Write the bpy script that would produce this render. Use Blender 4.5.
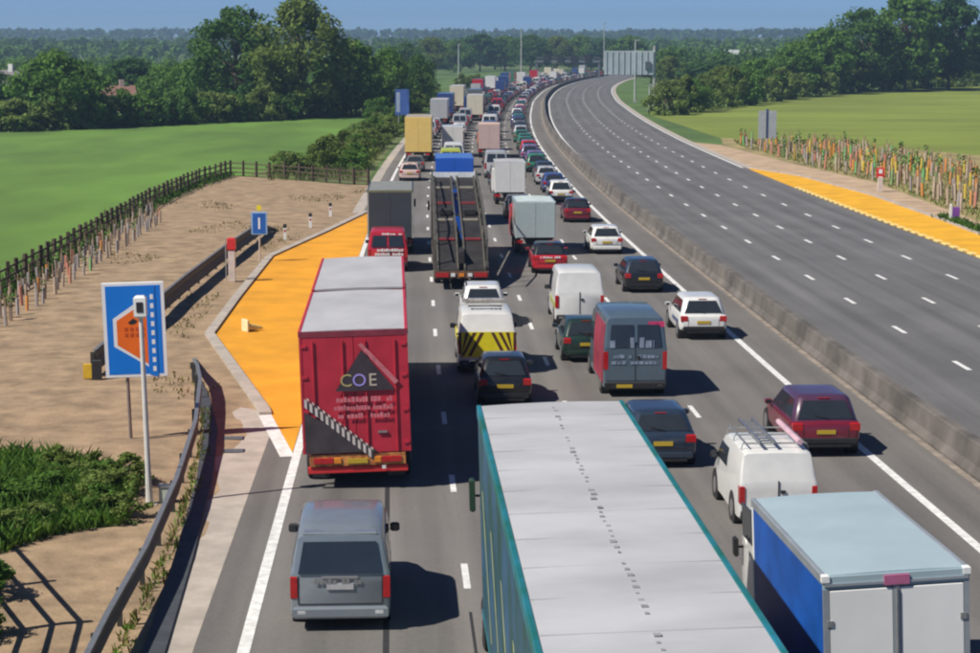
import bpy, bmesh, math, random
import numpy as np
from mathutils import Vector, Matrix, Euler
random.seed(7)
for o in list(bpy.data.objects): bpy.data.objects.remove(o)
SC = bpy.context.scene
COL = SC.collection
R = math.radians

# ------------------------------------------------------------------ camera, sky, sun, exposure
cam = bpy.data.cameras.new('camera'); CAM = bpy.data.objects.new('camera', cam); COL.objects.link(CAM)
CAM.location = (0, 0, 11.25); CAM.rotation_euler = (R(90 - 8.14), 0, 0)
cam.sensor_width = 36; cam.sensor_fit = 'HORIZONTAL'; cam.lens = 71.63; cam.clip_end = 20000; cam.clip_start = .5
SC.camera = CAM
SUN_H = Vector((.80, .42, -1.0))          # direction the sunlight travels (shadows fall right and away)
SUN_EL = math.atan2(1.0, math.hypot(.80, .42))
w = bpy.data.worlds.new('World'); SC.world = w; w.use_nodes = True
nt = w.node_tree; bg = nt.nodes['Background']
sky = nt.nodes.new('ShaderNodeTexSky'); sky.sky_type = 'NISHITA'; sky.sun_disc = False
sky.sun_elevation = SUN_EL; sky.sun_rotation = math.atan2(-SUN_H.x, -SUN_H.y)
sky.altitude = 2500; sky.air_density = 0.55; sky.dust_density = 0.0; sky.ozone_density = 9.0
nt.links.new(sky.outputs[0], bg.inputs[0]); bg.inputs[1].default_value = .066
sl = bpy.data.lights.new('sun', 'SUN'); SUN = bpy.data.objects.new('sun', sl); COL.objects.link(SUN)
sl.energy = 3.9; sl.angle = R(.55); sl.color = (1, .94, .84)
SUN.rotation_euler = SUN_H.to_track_quat('-Z', 'Y').to_euler(); SUN.location = (-40, -20, 60)
SC.view_settings.view_transform = 'Standard'; SC.view_settings.look = 'None'
SC.view_settings.exposure = 0.56; SC.view_settings.gamma = 1.0
SC.render.resolution_x = 1024; SC.render.resolution_y = 682
SC.cycles.filter_width = 2.2
SC.cycles.volume_bounces = 0; SC.cycles.max_bounces = 6; SC.cycles.transparent_max_bounces = 8

# ------------------------------------------------------------------ materials
MATS = {}
def node(nt, t, **k):
    n = nt.nodes.new(t)
    for a, b in k.items(): setattr(n, a, b)
    return n
def mat(name, col, rough=.6, metal=0., var=.12, scale=3., bump=0., bscale=None, coat=0., emit=None, col2=None, coords='Object', stretch=None, spec=None, sss=None, lo=.35, hi=.65):
    if name in MATS: return MATS[name]
    m = bpy.data.materials.new(name); m.use_nodes = True; MATS[name] = m
    t = m.node_tree; p = t.nodes['Principled BSDF']
    p.inputs['Roughness'].default_value = rough; p.inputs['Metallic'].default_value = metal
    if coat: p.inputs['Coat Weight'].default_value = coat; p.inputs['Coat Roughness'].default_value = .06
    if spec is not None: p.inputs['Specular IOR Level'].default_value = spec
    tc = node(t, 'ShaderNodeTexCoord'); src = tc.outputs[coords]
    if stretch:
        mp = node(t, 'ShaderNodeMapping'); mp.inputs['Scale'].default_value = stretch
        t.links.new(src, mp.inputs[0]); src = mp.outputs[0]
    c1 = [max(0, c*(1-var)) for c in col]; c2 = list(col2) if col2 else [min(1, c*(1+var)) for c in col]
    nz = node(t, 'ShaderNodeTexNoise'); nz.inputs['Scale'].default_value = scale; nz.inputs['Detail'].default_value = 6
    nz.inputs['Roughness'].default_value = .6
    t.links.new(src, nz.inputs['Vector'])
    rp = node(t, 'ShaderNodeValToRGB'); rp.color_ramp.elements[0].position = lo; rp.color_ramp.elements[1].position = hi
    rp.color_ramp.elements[0].color = (*c1, 1); rp.color_ramp.elements[1].color = (*c2, 1)
    t.links.new(nz.outputs[0], rp.inputs[0]); t.links.new(rp.outputs[0], p.inputs['Base Color'])
    if bump:
        n2 = node(t, 'ShaderNodeTexNoise'); n2.inputs['Scale'].default_value = bscale or scale*6; n2.inputs['Detail'].default_value = 5
        t.links.new(src, n2.inputs['Vector'])
        b = node(t, 'ShaderNodeBump'); b.inputs['Strength'].default_value = bump; b.inputs['Distance'].default_value = .03
        t.links.new(n2.outputs[0], b.inputs['Height']); t.links.new(b.outputs[0], p.inputs['Normal'])
    if emit:
        p.inputs['Emission Color'].default_value = (*emit[:3], 1); p.inputs['Emission Strength'].default_value = emit[3]
    return m
def paint(name, col, rough=.32): return mat(name, col, rough, 0, .05, 2.5, coat=.6)
def asphalt(name, col, tracks):
    m = bpy.data.materials.new(name); m.use_nodes = True; MATS[name] = m
    t = m.node_tree; p = t.nodes['Principled BSDF']; p.inputs['Roughness'].default_value = .88
    p.inputs['Specular IOR Level'].default_value = .25
    tc = node(t, 'ShaderNodeTexCoord')
    def noise(vec, sc, det=6, stretch=None):
        if stretch:
            mp = node(t, 'ShaderNodeMapping'); mp.inputs['Scale'].default_value = stretch; t.links.new(vec, mp.inputs[0]); vec = mp.outputs[0]
        n = node(t, 'ShaderNodeTexNoise'); n.inputs['Scale'].default_value = sc; n.inputs['Detail'].default_value = det; t.links.new(vec, n.inputs['Vector']); return n.outputs[0]
    def mth(op, a, b=None):
        n = node(t, 'ShaderNodeMath', operation=op)
        for i, v in enumerate((a, b)):
            if v is None: continue
            if isinstance(v, (int, float)): n.inputs[i].default_value = v
            else: t.links.new(v, n.inputs[i])
        return n.outputs[0]
    big = noise(tc.outputs['Object'], .16, 5); fine = noise(tc.outputs['Object'], 9, 4)
    streak = noise(tc.outputs['UV'], 1.0, 5, (1.6, .035, 1))
    v = mth('MULTIPLY', mth('SUBTRACT', big, .5), .55)
    v = mth('ADD', v, mth('MULTIPLY', mth('SUBTRACT', fine, .5), .35))
    v = mth('ADD', v, mth('MULTIPLY', mth('SUBTRACT', streak, .5), .75))
    sx = node(t, 'ShaderNodeSeparateXYZ'); t.links.new(tc.outputs['UV'], sx.inputs[0])
    if tracks:   # worn wheel paths along each lane
        ph = mth('MULTIPLY', mth('ADD', sx.outputs[0], tracks[0]), 2*math.pi*2/tracks[1])
        v = mth('ADD', v, mth('MULTIPLY', mth('COSINE', ph), .07))
    v = mth('ADD', v, 1.0)
    mx = node(t, 'ShaderNodeVectorMath', operation='SCALE'); mx.inputs[0].default_value = col
    t.links.new(v, mx.inputs['Scale']); t.links.new(mx.outputs[0], p.inputs['Base Color'])
    b = node(t, 'ShaderNodeBump'); b.inputs['Strength'].default_value = .25; b.inputs['Distance'].default_value = .01
    t.links.new(noise(tc.outputs['Object'], 60, 3), b.inputs['Height']); t.links.new(b.outputs[0], p.inputs['Normal'])
    return m

A_L = asphalt('asphalt_worn', (.165, .155, .147), (1.95, 3.9))
A_R = asphalt('asphalt_fresh', (.140, .138, .140), (-3.4, 3.55))
A_S = mat('asphalt_strip', (.15, .145, .14), .9, 0, .15, 1.2, .2, 40)
WHITEP = mat('road_paint', (.72, .72, .70), .7, 0, .18, 4)
SOIL = mat('soil', (.315, .222, .135), .95, 0, .28, .9, .7, 9)
SOILR = mat('soil_dry', (.46, .33, .215), .95, 0, .22, .5, .6, 5)
CONC = mat('concrete', (.42, .37, .32), .9, 0, .16, 1.1, .25, 20)
CONCB = mat('concrete_barrier', (.130, .117, .105), .92, 0, .38, .45, .3, 9)
DUST = mat('dust', (.26, .22, .185), .95, 0, .3, 1.5, .3, 12)
ORANGE = mat('orange_surface', (.72, .315, .012), .85, 0, .13, .5, .15, 30)
ORANGER = mat('yellow_surface', (.74, .38, .014), .85, 0, .14, .5, .15, 30)
GRASS = mat('grass', (.085, .150, .030), .9, 0, .3, .05, .4, 3)
CROP = mat('crop', (.105, .205, .026), .9, 0, .30, .06, .5, 4, stretch=(1, .35, 1))
MEADOW = mat('meadow', (.185, .235, .032), .9, 0, .22, .035, .5, 3, stretch=(.6, 1, 1))
BED = mat('planting_bed', (.29, .235, .10), .95, 0, .35, .25, .5, 4)
WOOD = mat('dark_timber', (.075, .052, .034), .85, 0, .25, 4, .3, 20)
STEEL = mat('galvanised', (.36, .37, .37), .45, .7, .12, 3)
RAILM = mat('weathered_rail', (.055, .055, .052), .6, .35, .2, 2)
GREYP = mat('grey_post', (.40, .40, .38), .5, .3, .1, 3)
WHITE = mat('white_plastic', (.78, .78, .76), .45, 0, .05, 3)
BLACK = mat('black_plastic', (.018, .018, .02), .5, 0, .2, 6)
RUBBER = mat('tyre_rubber', (.022, .022, .022), .85, 0, .2, 8)
ALLOY = mat('alloy', (.45, .45, .46), .35, .8, .06, 5)
GLASS = mat('tinted_glass', (.026, .032, .040), .06, 0, .1, 2, spec=.7)
LIGHTR = mat('tail_lens', (.42, .012, .015), .2, 0, .15, 9, coat=.5)
LIGHTW = mat('clear_lens', (.75, .75, .75), .2, 0, .1, 9, coat=.5)
LIGHTA = mat('amber_lens', (.75, .25, .02), .25, 0, .1, 9, coat=.5)
PLATEY = mat('plate_yellow', (.70, .50, .03), .5, 0, .3, 14, col2=(.5, .34, .03))
PLATEW = mat('plate_white', (.7, .7, .68), .5, 0, .3, 14, col2=(.42, .42, .45))
BLUES = mat('sign_blue', (.005, .19, .70), .4, 0, .04, 2)
SIGNW = mat('sign_white', (.80, .82, .83), .4, 0, .03, 2)
SIGNO = mat('sign_orange', (.85, .16, .012), .4, 0, .05, 3)
SIGNB = mat('sign_back', (.34, .36, .37), .5, .4, .08, 2)
REDP = mat('red_panel', (.60, .03, .035), .4, 0, .08, 3)

# ------------------------------------------------------------------ mesh helpers
class M:
    def __init__(s): s.v = []; s.f = []; s.uv = None
    def add(s, vs, fs):
        b = len(s.v); s.v += [tuple(v) for v in vs]; s.f += [tuple(i+b for i in f) for f in fs]; return s
    def box(s, x0, x1, y0, y1, z0, z1, bev=0):
        if bev:
            b = min(bev, .49*min(x1-x0, y1-y0, z1-z0))
            return s.loft([[(x0+b, y0+b, z0), (x1-b, y0+b, z0), (x1-b, y1-b, z0), (x0+b, y1-b, z0)],
                           [(x0, y0, z0+b), (x1, y0, z0+b), (x1, y1, z0+b), (x0, y1, z0+b)],
                           [(x0, y0, z1-b), (x1, y0, z1-b), (x1, y1, z1-b), (x0, y1, z1-b)],
                           [(x0+b, y0+b, z1), (x1-b, y0+b, z1), (x1-b, y1-b, z1), (x0+b, y1-b, z1)]])
        return s.add([(x0, y0, z0), (x1, y0, z0), (x1, y1, z0), (x0, y1, z0), (x0, y0, z1), (x1, y0, z1), (x1, y1, z1), (x0, y1, z1)],
                     [(3, 2, 1, 0), (4, 5, 6, 7), (0, 1, 5, 4), (1, 2, 6, 5), (2, 3, 7, 6), (3, 0, 4, 7)])
    def loft(s, rings, cap=True):
        n = len(rings[0]); vs = [p for r in rings for p in r]; fs = []
        for i in range(len(rings)-1):
            for j in range(n):
                k = (j+1) % n; fs.append((i*n+j, i*n+k, (i+1)*n+k, (i+1)*n+j))
        if cap: fs.append(tuple(range(n-1, -1, -1))); fs.append(tuple((len(rings)-1)*n+j for j in range(n)))
        return s.add(vs, fs)
    def quadslab(s, p, t):
        """a thin slab: 3D polygon p thickened along its normal by t"""
        p = [Vector(q) for q in p]; nrm = Vector((0, 0, 0))
        for i in range(len(p)): nrm += p[i].cross(p[(i+1) % len(p)])
        nrm.normalize()
        return s.loft([[q for q in p], [q+nrm*t for q in p]])
    def tube(s, path, r, n=6):
        path = [Vector(p) for p in path]; rr = r if isinstance(r, (list, tuple)) else [r]*len(path); rings = []
        for i, p in enumerate(path):
            d = (path[min(i+1, len(path)-1)]-path[max(i-1, 0)]).normalized()
            a = d.cross(Vector((0, 0, 1)));  a = Vector((1, 0, 0)) if a.length < 1e-3 else a.normalized()
            b = d.cross(a)
            rings.append([p+(a*math.cos(2*math.pi*k/n)+b*math.sin(2*math.pi*k/n))*rr[i] for k in range(n)])
        return s.loft(rings)
    def wheel(s, x0, x1, y, z, r, n=18, ri=0):
        rings = []
        for x, q in ((x0, r*.86), (x0+.03*(1 if x1 > x0 else -1), r), (x1-.03*(1 if x1 > x0 else -1), r), (x1, r*.86)):
            rings.append([(x, y+q*math.cos(2*math.pi*k/n), z+q*math.sin(2*math.pi*k/n)) for k in range(n)])
        return s.loft(rings)
    def disc(s, x0, x1, y, z, r, n=14):
        return s.loft([[(x, y+r*math.cos(2*math.pi*k/n), z+r*math.sin(2*math.pi*k/n)) for k in range(n)] for x in (x0, x1)])
def mesh(name, m, mats, smooth=False, fm=None, angle=35):
    me = bpy.data.meshes.new(name); me.from_pydata(m.v, [], m.f)
    for q in (mats if isinstance(mats, (list, tuple)) else [mats]): me.materials.append(q)
    if fm: me.polygons.foreach_set('material_index', fm)
    bm = bmesh.new(); bm.from_mesh(me)
    if m.uv is None: bmesh.ops.recalc_face_normals(bm, faces=bm.faces)
    bm.to_mesh(me); bm.free()
    if m.uv:
        l = me.uv_layers.new(name='UVMap')
        for lp in me.loops: l.data[lp.index].uv = m.uv[lp.vertex_index]
    if smooth is True:
        me.polygons.foreach_set('use_smooth', [True]*len(me.polygons)); me.set_sharp_from_angle(angle=R(angle))
    me.update(); return me
def obj(name, m, mt, parent=None, smooth=False, loc=None, rz=0):
    me = m if isinstance(m, bpy.types.Mesh) else mesh(name, m, mt, smooth)
    o = bpy.data.objects.new(name, me); COL.objects.link(o)
    if parent: o.parent = parent
    if loc: o.location = loc
    if rz: o.rotation_euler[2] = rz
    return o
def tag(o, label=None, cat=None, group=None, kind=None):
    if label: o['label'] = label
    if cat: o['category'] = cat
    if group: o['group'] = group
    if kind: o['kind'] = kind
    return o
def empty(name, loc, rz=0):
    o = bpy.data.objects.new(name, None); COL.objects.link(o); o.location = loc; o.rotation_euler = (0, 0, rz); o.empty_display_size = .3
    return o
def struct(name, m, mt, label=None, smooth=False):
    return tag(obj(name, m, mt, smooth=smooth), label, kind='structure')
_txt = {}
def text_mesh(s, size, depth=.004):
    c = bpy.data.curves.new('t', 'FONT'); c.body = s; c.size = size; c.align_x = 'CENTER'; c.align_y = 'CENTER'; c.extrude = depth; c.resolution_u = 3
    o = bpy.data.objects.new('t', c); COL.objects.link(o); bpy.context.view_layer.update()
    me = bpy.data.meshes.new_from_object(o.evaluated_get(bpy.context.evaluated_depsgraph_get()))
    bpy.data.objects.remove(o); m = M(); m.v = [tuple(v.co) for v in me.vertices]; m.f = [tuple(p.vertices) for p in me.polygons]
    bpy.data.meshes.remove(me); return m
def rear_text(s, size, x, y, z):
    """lettering on a rear face (read from behind the vehicle)"""
    m = text_mesh(s, size); m.v = [(x+a, y-c, z+b) for a, b, c in m.v]; return m

# ------------------------------------------------------------------ the road line
KN = [(0, 13.25), (20, 12.25), (43, 11.1), (55, 10.5), (66, 10.0), (75, 9.62), (90, 9.05), (112, 8.2), (133, 7.45), (160, 6.7), (190, 6.15), (223, 5.8), (250, 5.75), (291, 6.1), (345, 7.2), (433, 10.0), (555, 17.0), (667, 27.7), (760, 40), (900, 64), (1100, 112), (1300, 175)]
KY = [k[0] for k in KN]; KX = [k[1] for k in KN]
KT = []
for i in range(len(KN)):
    a, b = max(0, i-1), min(len(KN)-1, i+1); KT.append((KX[b]-KX[a])/(KY[b]-KY[a]))
def RX(y):
    i = max(0, min(len(KY)-2, int(np.searchsorted(KY, y))-1)); h = KY[i+1]-KY[i]; t = (y-KY[i])/h
    if t < 0: return KX[0]+KT[0]*(y-KY[0])
    return (2*t**3-3*t*t+1)*KX[i]+(t**3-2*t*t+t)*h*KT[i]+(3*t*t-2*t**3)*KX[i+1]+(t**3-t*t)*h*KT[i+1]
def slope(y): return (RX(y+2)-RX(y-2))/4
def P(y, o, z=0):
    s = slope(y); c = 1/math.sqrt(1+s*s)
    return Vector((RX(y)+o*c, y-o*c*s, z))
def heading(y): return math.atan(slope(y))
def ys(y0, y1, st=4):
    n = max(1, int(math.ceil((y1-y0)/st))); return [y0+(y1-y0)*i/n for i in range(n+1)]
def strip(o0, o1, y0, y1, z, st=5, m=None, nx=1):
    m = m or M(); m.uv = m.uv or []
    L = ys(y0, y1, st); b = len(m.v)
    for y in L:
        a_ = o0(y) if callable(o0) else o0; b_ = o1(y) if callable(o1) else o1
        for k in range(nx+1):
            o = a_+(b_-a_)*k/nx; m.v.append(tuple(P(y, o, z))); m.uv.append((o, y))
    for i in range(len(L)-1):
        for k in range(nx):
            a = b+i*(nx+1)+k; m.f.append((a, a+1, a+nx+2, a+nx+1))
    return m
def poly(pts, z):
    m = M(); m.uv = [(p[0], p[1]) for p in pts]
    m.v = [(p[0], p[1], z) for p in pts]; m.f = [tuple(range(len(pts)))]
    a = sum(pts[i][0]*pts[(i+1) % len(pts)][1]-pts[(i+1) % len(pts)][0]*pts[i][1] for i in range(len(pts)))
    if a < 0: m.f = [tuple(reversed(m.f[0]))]
    return m

def OL(d=0.): return lambda y: float(np.interp(y, [36, 54, 120, 166, 220], [-16.1, -15.95, -15.3, -14.95, -14.85]))+d   # left edge line
# ------------------------------------------------------------------ setting: ground and carriageways
g = M(); g.uv = [(0, 0)]*4; g.v = [(-6000, -300, -.02), (6000, -300, -.02), (6000, 9000, -.02), (-6000, 9000, -.02)]; g.f = [(0, 1, 2, 3)]
struct('ground', g, GRASS)
struct('crop_field', poly([(-21, 10), (-22.3, 88), (-23, 109), (-24.1, 138), (-24, 161), (-23, 173.4), (-19, 170), (-15.5, 167.2), (-16, 200), (-15, 250), (-16, 345), (-33, 305), (-54, 276), (-66, 262), (-110, 255), (-160, 250), (-160, 10)], -.012), CROP)
struct('meadow', poly([(30, 60), (33, 150), (29, 240), (27, 330), (31, 345), (44, 372), (70, 443), (105, 527), (146, 584), (260, 640), (260, 60)], -.012), MEADOW)
struct('left_carriageway', strip(OL(-.95), 2.45, 0, 1150, .012, 5, nx=6), A_L)
struct('right_carriageway', strip(2.45, 18.0, 0, 1150, .012, 5, nx=6), A_R)

# soil verge, left: ruled between the fence line and the road edge, with lumps
LB = [(-21.4, 12), (-21.8, 60), (-22.3, 88), (-23, 109), (-24.1, 138), (-24, 161), (-23, 172.5)]
def lerp_tab(tab, y):
    for (x0, y0), (x1, y1) in zip(tab, tab[1:]):
        if y <= y1: return x0+(x1-x0)*(y-y0)/(y1-y0)
    return tab[-1][0]
BAYL = [(-5.75, 53.9), (-6.9, 60.1), (-10.9, 76.3), (-11.3, 87.8), (-11.75, 105.2), (-9.95, 119.7), (-8.3, 134.5)]
from mathutils import noise as MN
def soil_z(x, y, e): return max(.004, .004+e*(.10*MN.noise((x*.35, y*.25, 3.1))+.05*MN.noise((x*1.1, y*.8, 7.7))+.06))
m = M(); m.uv = []
YS = ys(12, 161, .9); NX = 26
for y in YS:
    xl = lerp_tab(LB, y)
    xr = P(y, OL(-1.3)(y))[0]
    if 54 < y < 134.5: xr = min(xr, lerp_tab(BAYL, y)-.25)
    for k in range(NX+1):
        t = k/NX; x = xl+(xr-xl)*t
        e = max(0, min(1, (xr-.4-x)/2.5, (y-12)/3)); m.v.append((x, y, soil_z(x, y, e))); m.uv.append((x, y))
for i in range(len(YS)-1):
    for k in range(NX):
        a = i*(NX+1)+k; m.f.append((a, a+1, a+NX+2, a+NX+1))
so = struct('earth_verge', m, SOIL); so.data.polygons.foreach_set('use_smooth', [True]*len(so.data.polygons))
struct('earth_corner', poly([(-24, 161), (-23, 173), (-19, 169.6), (-12.5, 162.4), (-9.2, 160.2), P(158, -17)[:2], P(150, -17)[:2], (-22, 150)], .001), SOIL)
# concrete drainage channel, left: before and after the bay
struct('drainage_channel', strip(OL(-1.62), OL(-.95), 5, 56.5, .016, 4, strip(OL(-1.7), OL(-.95), 134, 700, .016, 8)), CONC)
# right verge
ORT = [(24.3, 184), (27.3, 172), (29.2, 150), (29.6, 128), (29.6, 112), (29.5, 80)]
def edge_pts(o, ya, yb, n=14): return [tuple(P(ya+(yb-ya)*i/n, o)[:2]) for i in range(n+1)]
struct('right_bay_surface', poly(edge_pts(17.9, 80, 181)+ORT, .016), ORANGER, 'yellow orange emergency bay surface on the right verge')
struct('right_earth', poly(edge_pts(18.0, 60, 236)+[(27.0, 228), (29.8, 189), (32.4, 165), (32.0, 132), (31.7, 120), (31.2, 60)], .002), SOILR)
struct('planting_strip', poly([(31.2, 60), (31.7, 120), (32.0, 132), (32.4, 165), (29.8, 189), (27.2, 228), (29, 246), (40, 236), (52, 205), (56, 150), (56, 60)], -.004), BED)
struct('right_channel', strip(17.9, 18.65, 183, 800, .018, 8), CONC)
# left orange bay
struct('left_bay_surface', poly(BAYL+list(reversed([tuple(P(y, OL(-.14)(y))[:2]) for y in ys(54.2, 134, 6)])), .020), ORANGE, 'bright orange emergency bay surface beside lane one')
# kerbs round the bays: real steps
def kerb(name, pts, w_, h, mt, side=-1):
    m = M(); rings = []
    for i, p in enumerate(pts):
        a = Vector(pts[max(0, i-1)]); b = Vector(pts[min(len(pts)-1, i+1)]); d = (b-a).normalized(); n = Vector((-d.y, d.x))*side*-1
        q = Vector(p)
        rings.append([(q.x, q.y, 0), (q.x, q.y, h), (q.x+n.x*w_, q.y+n.y*w_, h), (q.x+n.x*w_, q.y+n.y*w_, 0)])
    m.loft(rings); return struct(name, m, mt)
def dense(pts, st=1.0):
    out = []
    for a, b in zip(pts, pts[1:]):
        n = max(1, int((Vector(b)-Vector(a)).length/st)); out += [(a[0]+(b[0]-a[0])*i/n, a[1]+(b[1]-a[1])*i/n) for i in range(n)]
    return out+[pts[-1]]
kerb('left_bay_kerb', [(-6.75, 59.3)]+BAYL[1:], .38, .11, CONC)
kerb('right_bay_kerb', [(a[0]+.02, a[1]) for a in reversed(ORT)], .3, .11, CONC, 1)
# painted markings
m = M(); m.uv = []
strip(OL(-.12), OL(.12), 0, 54.5, .020, 4, m); strip(OL(-.12), OL(.12), 54.5, 900, .024, 6, m); strip(-.12, .12, 0, 900, .020, 5, m)
tag(struct('edge_lines_left', m, WHITEP), 'solid white edge lines along the jammed carriageway')
m = M(); m.uv = []
strip(3.2, 3.42, 0, 900, .020, 6, m); strip(17.5, 17.75, 184, 900, .022, 6, m)
struct('edge_lines_right', m, WHITEP, 'solid white edge lines along the empty carriageway')
m = M(); m.uv = []
for o, ph in ((-11.72, 41.3), (-7.8, 43.0), (-3.9, 42.0)):
    for k in range(-4, 70):
        y = ph+9*k
        if y > 3: strip(o-.075, o+.075, y-1, y+1, .020, 2, m)
struct('lane_dashes_left', m, WHITEP, 'broken white lane lines between the queues')
m = M(); m.uv = []
for o in (6.95, 10.5, 14.05):
    for k in range(-8, 70):
        y = 77.4+9*k
        if y > 3: strip(o-.10, o+.10, y-1, y+1, .020, 2, m)
struct('lane_dashes_right', m, WHITEP, 'broken white lane lines on the empty carriageway')
m = M(); m.uv = []        # pale diagonal at the bay entry
pa, pb = Vector((-5.62, 53.0)), Vector((-6.95, 59.2)); d = (pb-pa).normalized(); n = Vector((-d.y, d.x))*.2
m.uv = [(0, 0)]*4; m.v = [(pa.x-n.x, pa.y-n.y, .028), (pa.x+n.x, pa.y+n.y, .028), (pb.x+n.x, pb.y+n.y, .028), (pb.x-n.x, pb.y-n.y, .028)]; m.f = [(0, 1, 2, 3)]
struct('bay_entry_line', m, WHITEP)
struct('tar_seam', strip(-13.48, -13.36, 26, 50, .0165, 3, strip(-11.76, -11.70, 24, 38.6, .0165, 3)), mat('tar', (.03, .03, .032), .8))
struct('dust_strip', strip(1.78, 2.0, 5, 700, .020, 4, strip(2.8, 3.2, 100, 700, .018, 5)), DUST)
# concrete central barrier
m = M(); rings = []
prof = [(2.0, 0), (2.0, .1), (2.14, .3), (2.20, .84), (2.23, .86), (2.50, .86), (2.53, .84), (2.59, .3), (2.75, .1), (2.75, 0)]
for y in ys(3, 900, 6): rings.append([tuple(P(y, o, z)) for o, z in prof])
m.loft(rings)
tag(obj('central_barrier', m, CONCB), 'long brown grey concrete barrier between the two carriageways', 'barrier')

# ------------------------------------------------------------------ haze
hz = bpy.data.materials.new('haze_air'); hz.use_nodes = True; t = hz.node_tree
for n in list(t.nodes):
    if n.type == 'BSDF_PRINCIPLED': t.nodes.remove(n)
pv = node(t, 'ShaderNodeVolumePrincipled'); pv.inputs['Color'].default_value = (.50, .72, 1, 1); pv.inputs['Density'].default_value = .00027
pv.inputs['Anisotropy'].default_value = .25
t.links.new(pv.outputs[0], t.nodes['Material Output'].inputs['Volume'])
tag(obj('haze', M().box(-3400, 3400, -60, 3700, -1.0, 75), hz), kind='stuff')
# ------------------------------------------------------------------ vehicles
STUFFP = {'roof_rivet_line', 'small_print', 'rear_badge', 'rear_print', 'rear_print_low', 'rear_print_upper', 'roof_number'}
class Veh:
    """collects the parts of one vehicle; local frame: y = 0 at the rear, +y forwards, z = 0 on the road"""
    def __init__(s): s.p = []
    def add(s, name, m, mt, smooth=False, sub=None, label=None):
        s.p.append((name, m, mt, smooth, sub, label)); return len(s.p)-1
    def finish(s, name, label, cat, y, o, group=None, dz=0, yaw=0, roll=0):
        e = empty(name, P(y, o, .014+dz), -heading(y+2)+yaw); e.rotation_euler[1] = roll
        objs = []
        for (n, m, mt, sm, sub, lb) in s.p:
            q = obj(n, m, mt, objs[sub] if sub is not None else e, sm)
            if lb: q['label'] = lb
            if n in STUFFP: q['kind'] = 'stuff'
            objs.append(q)
        return tag(e, label, cat, group)
    def merged(s, name):
        mm = M(); mats = []; fm = []
        for (n, m, mt, sm, sub, lb) in s.p:
            if mt not in mats: mats.append(mt)
            mm.add(m.v, m.f); fm += [mats.index(mt)]*len(m.f)
        return mesh(name, mm, mats, True, fm)
def ringsec(y, hw, zb, zt, top=.93, crown=.015):
    half = [(.0, 0), (.82, 0), (.95, .07), (1, .25), (1, .55), (.985, .82), (.5*(1+top), .96), (top-.06, 1.0)]
    h = zt-zb; r = [(hw*a, y, zb+h*b) for a, b in half]+[(0, y, zt+crown)]
    return r+[(-a, b, c) for a, b, c in reversed(r[1:-1])]
def rrect(y0, y1, hw, z, r, n=4):
    pts = []
    for cx, cy, a0 in ((hw-r, y1-r, 0), (-hw+r, y1-r, 90), (-hw+r, y0+r, 180), (hw-r, y0+r, 270)):
        for k in range(n+1):
            a = R(a0+90*k/n); pts.append((cx+r*math.cos(a), cy+r*math.sin(a), z))
    return pts
def wheels(v, W, ysl, r=.32, w_=.22, rim=ALLOY, n=18):
    for y in ysl:
        for s in (-1, 1):
            i = v.add('wheel', M().wheel(s*(W/2-w_), s*(W/2+.005), y, r, r, n), RUBBER, True)
            v.add('rim', M().disc(s*(W/2-.02), s*(W/2+.012), y, r, r*.62, 12), rim, False, i)
def slabq(c, t=.012): return M().quadslab(c, t)
def outq(a, b, c, d, ref):
    """quad ordered so that its normal points away from ref"""
    A, B, C, D = map(Vector, (a, b, c, d)); n = (B-A).cross(D-A)
    return [A, B, C, D] if n.dot((A+C)/2-Vector(ref)) > 0 else [A, D, C, B]
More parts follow.
